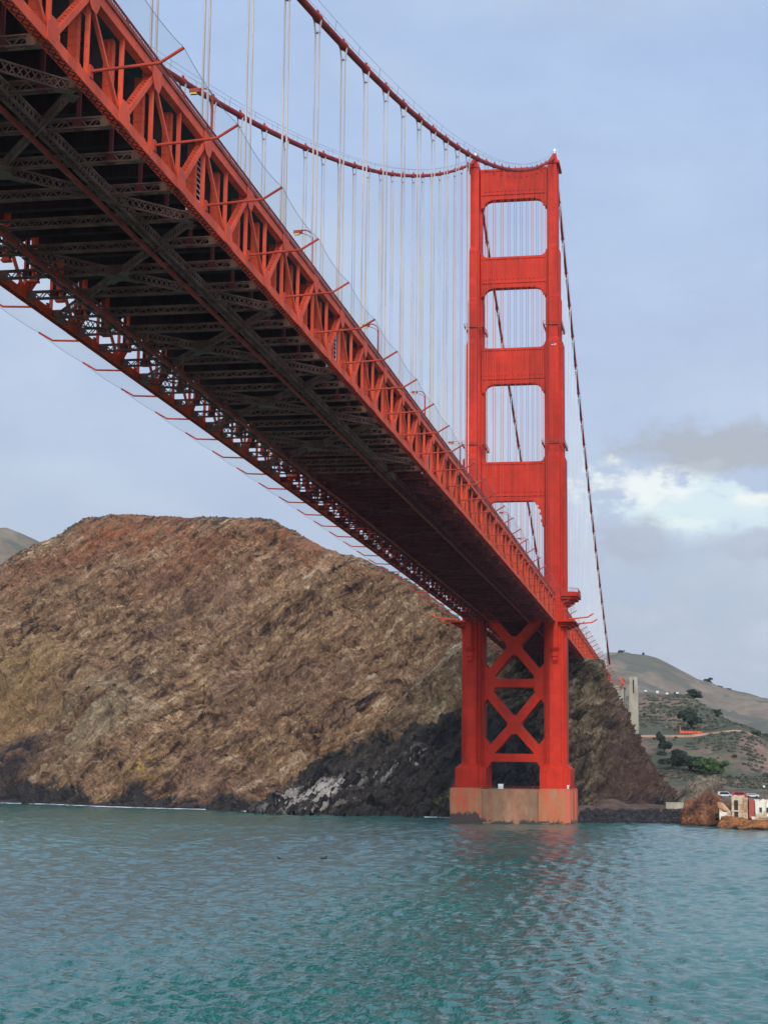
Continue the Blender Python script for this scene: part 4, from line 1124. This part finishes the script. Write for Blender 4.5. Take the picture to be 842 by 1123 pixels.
# ------------------------------------------------------------------ shore rocks, riprap, ruins, cars
def blob_rock(name, loc, size, mat, label, seed, group=None, det=5, rough=.34):
    bm = bmesh.new(); bmesh.ops.create_icosphere(bm, subdivisions=det, radius=1)
    V = np.array([v.co[:] for v in bm.verts]); k = np.array(size)
    rr_ = np.random.default_rng(int(seed*10)); f_ = np.full(len(V), 1.25)
    for _ in range(30):
        nn = rr_.normal(size=3); nn /= np.linalg.norm(nn); dp = V@nn
        f_ = np.minimum(f_, np.where(dp > .05, rr_.uniform(.74, 1.08)/np.maximum(dp, .05), 9))
    d = f_*(1+rough*ridged(V*1.6+seed, 5, .5)*.42+.04*fbm(V*6+seed, 2))
    V = V*d[:, None]; V[:, :2] = np.sign(V[:, :2])*np.abs(V[:, :2])**.82
    V = V*k
    for v, c in zip(bm.verts, V): v.co = c
    me = bpy.data.meshes.new(name); bm.to_mesh(me); bm.free(); me.materials.append(mat)
    for p in me.polygons: p.use_smooth = False
    o = bpy.data.objects.new(name, me); o.location = loc; COL.objects.link(o)
    return tag(o, label, 'rock', group)
blob_rock('shore_rock', (59.6, 6, 1.0), (6.6, 8, 6.6), M['rock_brown'], 'big rust-brown rock at the water beside the ruined buildings', 2.0)
blob_rock('shore_rock', (61.2, 50, 5.0), (6.6, 7.5, 9.4), M['rock_grey'], 'pointed grey-tan rock knoll standing behind the rust-brown rock', 9.0)
blob_rock('shore_rock', (55.5, 44, 5.0), (4.0, 5, 3.6), M['rock_grey'], 'low grey rock at the left foot of the pointed knoll', 14.0)
blob_rock('shore_rock', (69.0, -19, .2), (5.5, 5, 3.1), M['rock_orange'], 'orange-brown rock under the tall beige ruin, nearest the rust-brown rock', 21.0)
blob_rock('shore_rock', (77.5, -26, -.3), (6.5, 5, 3.0), M['rock_orange'], 'orange shore rock under the white ruin with windows', 25.0)
blob_rock('shore_rock', (88, -24, 0), (8, 8, 3.2), M['rock_orange'], 'orange shore rock at the far right end of the ruins', 28.0)
blob_rock('shore_rock', (79, 12, 2), (17, 20, 5.6), M['rock_brown'], 'broad brown rock that carries the ruined buildings', 33.0)
# riprap bank
def riprap():
    Vs = []; Fs = []; b = 0; r = np.random.default_rng(5)
    bm = bmesh.new(); bmesh.ops.create_icosphere(bm, subdivisions=2, radius=1)
    V0 = np.array([v.co[:] for v in bm.verts]); F0 = np.array([[v.index for v in f.verts] for f in bm.faces]); bm.free()
    for k in range(620):
        x = r.uniform(20, 55.5); t = r.uniform(0, 1); y0 = 6.5+.25*(x-20); y = y0+t*13; z = -.7+t*5.0-.4
        s = r.uniform(.5, 1.25); d = 1+.5*pnoise(V0*1.3+r.uniform(0, 99, 3))
        v = V0*d[:, None]*s*r.uniform(.7, 1.3, 3); v = np.clip(v, -s*.85, s*.85)+(x, y, z)
        Vs.append(v); Fs.append(F0+b); b += len(v)
    o = mesh_np('riprap', np.concatenate(Vs), np.concatenate(Fs), M['riprap'], False); o['kind'] = 'stuff'
riprap()
w = MB(); w.box(47.5, 54.5, 33, 34, 2, 6.4); w.box(47.5, 54.8, 32.9, 34.1, 6.4, 6.7)
tag(w.build('retaining_wall', M['concrete']), 'short pale concrete wall on the quay between headland and rust-brown rock', 'wall')

def window(m_out, parent, x0, x1, z0, z1, yf, mat_frame):
    f = MB(); t = .14
    f.box(x0-t, x1+t, yf-.1, yf+.04, z1, z1+t); f.box(x0-t, x1+t, yf-.18, yf+.04, z0-t, z0); f.box(x0-t, x0, yf-.1, yf+.04, z0, z1); f.box(x1, x1+t, yf-.1, yf+.04, z0, z1)
    o = f.build('window', mat_frame, parent)
    g = MB(); g.box(x0, x1, yf-.03, yf+.03, z0, z1); g.build('pane', M['glass'], o)
# tall beige ruin
e = empty('ruined_building', (70.9, -15, 2), 'tall roofless beige ruin with a dark doorway on the orange rock', 'ruin')
m = MB()
m.prism([(68.4,2.0),(73.2,1.4),(73.2,9.4),(72.4,9.4),(72.2,10.2),(70.2,9.9),(69.6,10.3),(68.4,9.7)], -20.2, -19.6)
m.prism([(-19.6,2),(-10,2.5),(-10,8.6),(-13,9.6),(-16,8.9),(-19.6,9.7)], 68.4, 68.9, 'x'); m.prism([(-19.6,2),(-10,2.5),(-10,9.0),(-14,9.5),(-19.6,9.4)], 72.7, 73.2, 'x'); m.box(68.9, 72.7, -10.5, -10, 2, 9.2)
m.build('wall', M['ruin_beige'], e)
m = MB(); m.box(69.1, 70.3, -20.32, -20.14, 3.2, 8.6); m.build('doorway', M['deckdark'], e)
m = MB(); m.box(68.2, 73.4, -20.5, -20.18, 5.2, 5.6); m.box(70.9, 71.3, -20.42, -20.15, 1.8, 9.6); m.build('ledge', M['ruin_beige'], e)
# lean-to
e = empty('ruined_building', (66.4, -16, 2), 'low lean-to ruin with rusty roof joined left of the beige ruin', 'ruin')
m = MB(); m.prism([(64.7,2.0),(68.2,1.6),(68.2,5.0),(66.0,5.0),(64.7,6.0)], -19.2, -18.8); m.box(64.7, 65.1, -18.8, -13, 2, 6); m.build('wall', M['ruin_white'], e)
m = MB(); m.prism([(64.2,7.9),(66.0,7.6),(68.3,4.9),(67.9,4.7),(65.8,5.6),(64.4,6.4)], -19.5, -12.8); m.build('roof', M['ruin_roof'], e)
# brick red and white ruins
e = empty('ruined_building', (77.5, -18, 1), 'white ruin with dark square windows and a brick-red side wall', 'ruin')
m = MB(); m.prism([(75.4,1.2),(84,.6),(84,9.0),(80,9.0),(79.2,8.5),(77.6,9.2),(76.6,8.4),(75.4,8.0)], -22.4, -22.0); m.box(83.6, 84, -22, -10, 1, 9); m.box(75.4, 83.6, -10.4, -10, 1, 8.8); m.build('wall', M['ruin_white'], e)
m = MB(); m.prism([(73.5,3.4),(75.38,3.0),(75.38,8.6),(73.5,9.3)], -21.6, -21.2); m.prism([(-21.2,3),(-10,3),(-10,8.8),(-21.2,9.2)], 73.5, 73.9, 'x'); m.build('brick_wall', M['ruin_brick'], e)
window(None, e, 76.5, 77.3, 5.1, 6.6, -22.45, M['ruin_white']); window(None, e, 78.6, 79.6, 5.1, 6.6, -22.45, M['ruin_white']); window(None, e, 81.2, 82.2, 5.1, 6.6, -22.45, M['ruin_white'])
m = MB(); m.box(75.4, 84, -22.75, -22.4, 3.5, 3.9); m.prism([(74.0,3.9),(76.2,3.7),(76.0,1.4),(75.2,.8)], -22.9, -22.55); m.build('ledge', M['ruin_white'], e)
e = empty('utility_pole', (78.6, -8, 4), 'thin grey pole with a white lamp rising behind the white ruin', 'pole')
m = MB(); m.tube([(78.6,-8,3),(78.6,-8,12.6)], .12, 6); m.build('post', M['grey'], e); m = MB(); m.tube([(78.6,-8,12.5),(78.6,-8,12.8),(78.6,-8,13.1)], [.3,.3,.1], 8); m.build('lamp', M['white'], e)

def car(x, y, z, L, mat, label, van=False, rot=0):
    e = empty('parked_car', (x, y, z), label, 'car', 'cars parked behind the ruins'); h = 1.9 if van else 1.45
    m = MB()
    pr_ = [(x-L/2, z+.4), (x+L/2, z+.4), (x+L/2, z+.95), (x+L*.34, z+1.0), (x+L*.2, z+h), (x-L*.36 if not van else x-L*.47, z+h), (x-L/2, z+1.0)]
    m.prism(pr_, y-.85, y+.85); b = m.build('body', mat, e)
    g = MB(); g.prism([(x+L*.3, z+1.0), (x+L*.18, z+h-.1), (x-L*.32, z+h-.1), (x-L*.40, z+1.0)], y-.88, y+.88); g.build('windows', M['glass'], b)
    for q in (-1, 1):
        for k in (-.3, .3):
            w_ = MB(); w_.tube([(x+k*L, y+q*.9, z+.34), (x+k*L, y+q*.68, z+.34)], .34, 10); w_.build('wheel', M['rubber'], e)
    e.rotation_euler = (0, 0, rot)
car(72.3, 40, hz(72.3, 40), 5.2, M['redcar'], 'red car parked behind the beige ruin', True)
car(67.4, 42, hz(67.4, 42), 5.0, M['greycar'], 'long pale van parked left of the red car', True)
car(76.6, 44, hz(76.6, 44), 4.4, M['greycar'], 'pale car parked right of the red car', False)
for k, x in enumerate([19, 25, 32.5, 38.5, 45]):
    car(x, 562, hz(x, 562)-.1, 4.2, M['greycar'], f'tiny pale car parked on the brow of the near hill, {ORD[k]} from the pylon', k % 2 == 0, R(82+5*k))

# ------------------------------------------------------------------ water, surf, birds
def sea():
    az = np.concatenate([np.linspace(-180, -50, 40)[:-1], np.linspace(-50, 30, 1000), np.linspace(30, 180, 40)[1:-1]])
    rr = np.concatenate([[.5, 15, 30, 45], 55*np.exp(np.linspace(0, math.log(880/55), 1100)), [1100, 1600, 2400, 3400]])
    A, Rr = np.meshgrid(np.radians(az), rr); X = 59+Rr*np.sin(A); Y = -543.4+Rr*np.cos(A)
    fine = np.exp(math.log(880/55)/1099)-1; cell = Rr*max(fine, np.radians(80/999))
    r = np.random.default_rng(2); Z = np.zeros_like(X); wd = R(70)
    for k in range(90):
        lam = math.exp(r.uniform(math.log(.42), math.log(3.4))); th = wd+r.normal()*.6; ph = r.uniform(0, 6.28)
        amp = .0110*lam**.80; kx = 2*math.pi/lam*math.cos(th); ky = 2*math.pi/lam*math.sin(th)
        fade = np.clip((lam/(cell*2.2)-1)/1.0, 0, 1)
        s = np.sin(kx*X+ky*Y+ph)
        Z += amp*fade*(s+.25*s*s)
    far = np.clip((Rr-140)/220, 0, 1)
    for k in range(30):
        lam = math.exp(r.uniform(math.log(2.6), math.log(9))); th = wd+r.normal()*.6; ph = r.uniform(0, 6.28)
        kx = 2*math.pi/lam*math.cos(th); ky = 2*math.pi/lam*math.sin(th)
        fade = np.clip((lam/(cell*2.0)-1)/.6, 0, 1)*far
        s = np.sin(kx*X+ky*Y+ph); Z += .0085*lam**.85*fade*(s+.25*s*s)
    q = np.stack([X.ravel()*.02, Y.ravel()*.02, 0*X.ravel()], -1); Z *= (1+.5*pnoise(q).reshape(Z.shape))
    ok = (A > R(-49.5)) & (A < R(29.5)) & (Rr > 56) & (Rr < 860); Z = np.where(ok, Z, 0)
    V = np.stack([X, Y, Z], -1).reshape(-1, 3); F_ = grid_faces(len(rr), len(az), True)
    o = mesh_np('sea_water', V, F_, M['water']); o['kind'] = 'structure'
sea()
def foam_strip(name, pts, wid):
    P_ = smooth_cols([(*p, 0) for p in pts], 160); V = []; r = np.random.default_rng(4)
    for k, p in enumerate(P_):
        w_ = wid*(.6+.8*abs(pnoise(np.array([[p[0]*.08, p[1]*.08, 3.]]))[0]))
        V += [(p[0], p[1]+.8*w_, .32), (p[0]-.1*w_, p[1], .38), (p[0]-.2*w_, p[1]-w_, .20)]
    o = mesh_np(name, V, grid_faces(len(P_), 3), M['foam']); o['kind'] = 'stuff'
foam_strip('surf_foam', [(-300,139),(-266,140),(-240,139.5),(-212,131),(-179,108.5),(-151,96),(-127,89),(-113,79),(-106,66)], 3.6)
foam_strip('surf_foam', [(-36,38.5),(-31,38.2),(-25,36),(-21,30)], 1.6)
# beach under the brown cliff
height_patch('beach', np.arange(-300, -100, 1.5), np.arange(76, 160, 1.5), lambda x, y: np.clip((y-np.interp(x, [-300,-266,-240,-212,-179,-151,-127,-113,-106], [142,142,141.5,133,110.5,98,91,81,70]))*.16, -1.5, 3.5)+.15*fbm(np.stack([x*.2, y*.2, 0*x], -1), 3), paint('dark_beach', (.045,.038,.034), .3, .9, .4))

def floating_bird(x, y, L, label, hdg):
    e = empty('water_bird', (x, y, .1), label, 'bird', 'birds on the water')
    m = MB(); c, s = math.cos(hdg), math.sin(hdg)
    def Pp(a, z): return (x+a*c*L, y+a*s*L, z*L+.1)
    m.tube([Pp(-.55,.18), Pp(-.35,.16), Pp(0,.12), Pp(.3,.14), Pp(.42,.28), Pp(.46,.46), Pp(.52,.56), Pp(.66,.54)], [.03*L,.11*L,.2*L,.15*L,.075*L,.07*L,.09*L,.02*L], 8)
    m.build('body', M['rubber'], e)
    m = MB(); m.tube([Pp(.62,.55), Pp(.8,.52)], [.03*L, .008*L], 5); m.build('bill', M['yellow'], e)
floating_bird(-18.5, -237, 1.0, 'dark bird floating on the open water, left of the pair', 2.6)
floating_bird(-10.7, -234, 1.15, 'dark bird floating on the open water, right of the pair', .4)
def gull(x, y, z):
    e = empty('seagull', (x, y, z), 'white gull flying in front of the right tower leg', 'bird')
    m = MB(); m.tube([(x-.75,y,z-.05),(x-.4,y,z),(x,y,z+.02),(x+.35,y,z+.05),(x+.5,y,z+.12),(x+.65,y,z+.14),(x+.78,y,z+.12)], [.04,.14,.2,.16,.11,.1,.02], 8); m.build('body', M['white'], e)
    for q in (-1, 1):
        m = MB(); pl = [(0.25,0),(.30,.75),(.05,1.6),(-.12,1.55),(-.05,.8),(-.25,0)]
        V_ = [(x+a, y+q*b*.75, z+.1+b*.42-max(0,b-.8)*.55) for a, b in pl]; V2 = [(a, b, c-.06) for a, b, c in V_]; n = len(pl)
        m.add(V_+V2, [tuple(range(n)), tuple(range(2*n-1, n-1, -1))]+[(i, (i+1) % n, (i+1) % n+n, i+n) for i in range(n)]); m.build('wing', M['netgrey'], e)
gull(18.2, -60, 143.4)

# ------------------------------------------------------------------ haze
def haze():
    m = MB(); m.box(-3500, 3620, -4100, 3000, -14, 420)
    mat = bpy.data.materials.new('haze_air'); mat.use_nodes = True; nt = mat.node_tree
    for n in list(nt.nodes):
        if n.type != 'OUTPUT_MATERIAL': nt.nodes.remove(n)
    v = nt.nodes.new('ShaderNodeVolumePrincipled'); v.inputs['Color'].default_value = (.80,.88,1,1); v.inputs['Density'].default_value = 0.3e-4; v.inputs['Anisotropy'].default_value = .2
    nt.links.new(v.outputs[0], nt.nodes['Material Output'].inputs['Volume'])
    o = m.build('haze', mat); o['kind'] = 'stuff'
haze()
S.cycles.volume_bounces = 0
S.cycles.use_denoising = True
S.cycles.denoiser = 'OPENIMAGEDENOISE'
S.cycles.denoising_input_passes = 'RGB_ALBEDO_NORMAL'
S.cycles.denoising_prefilter = 'ACCURATE'
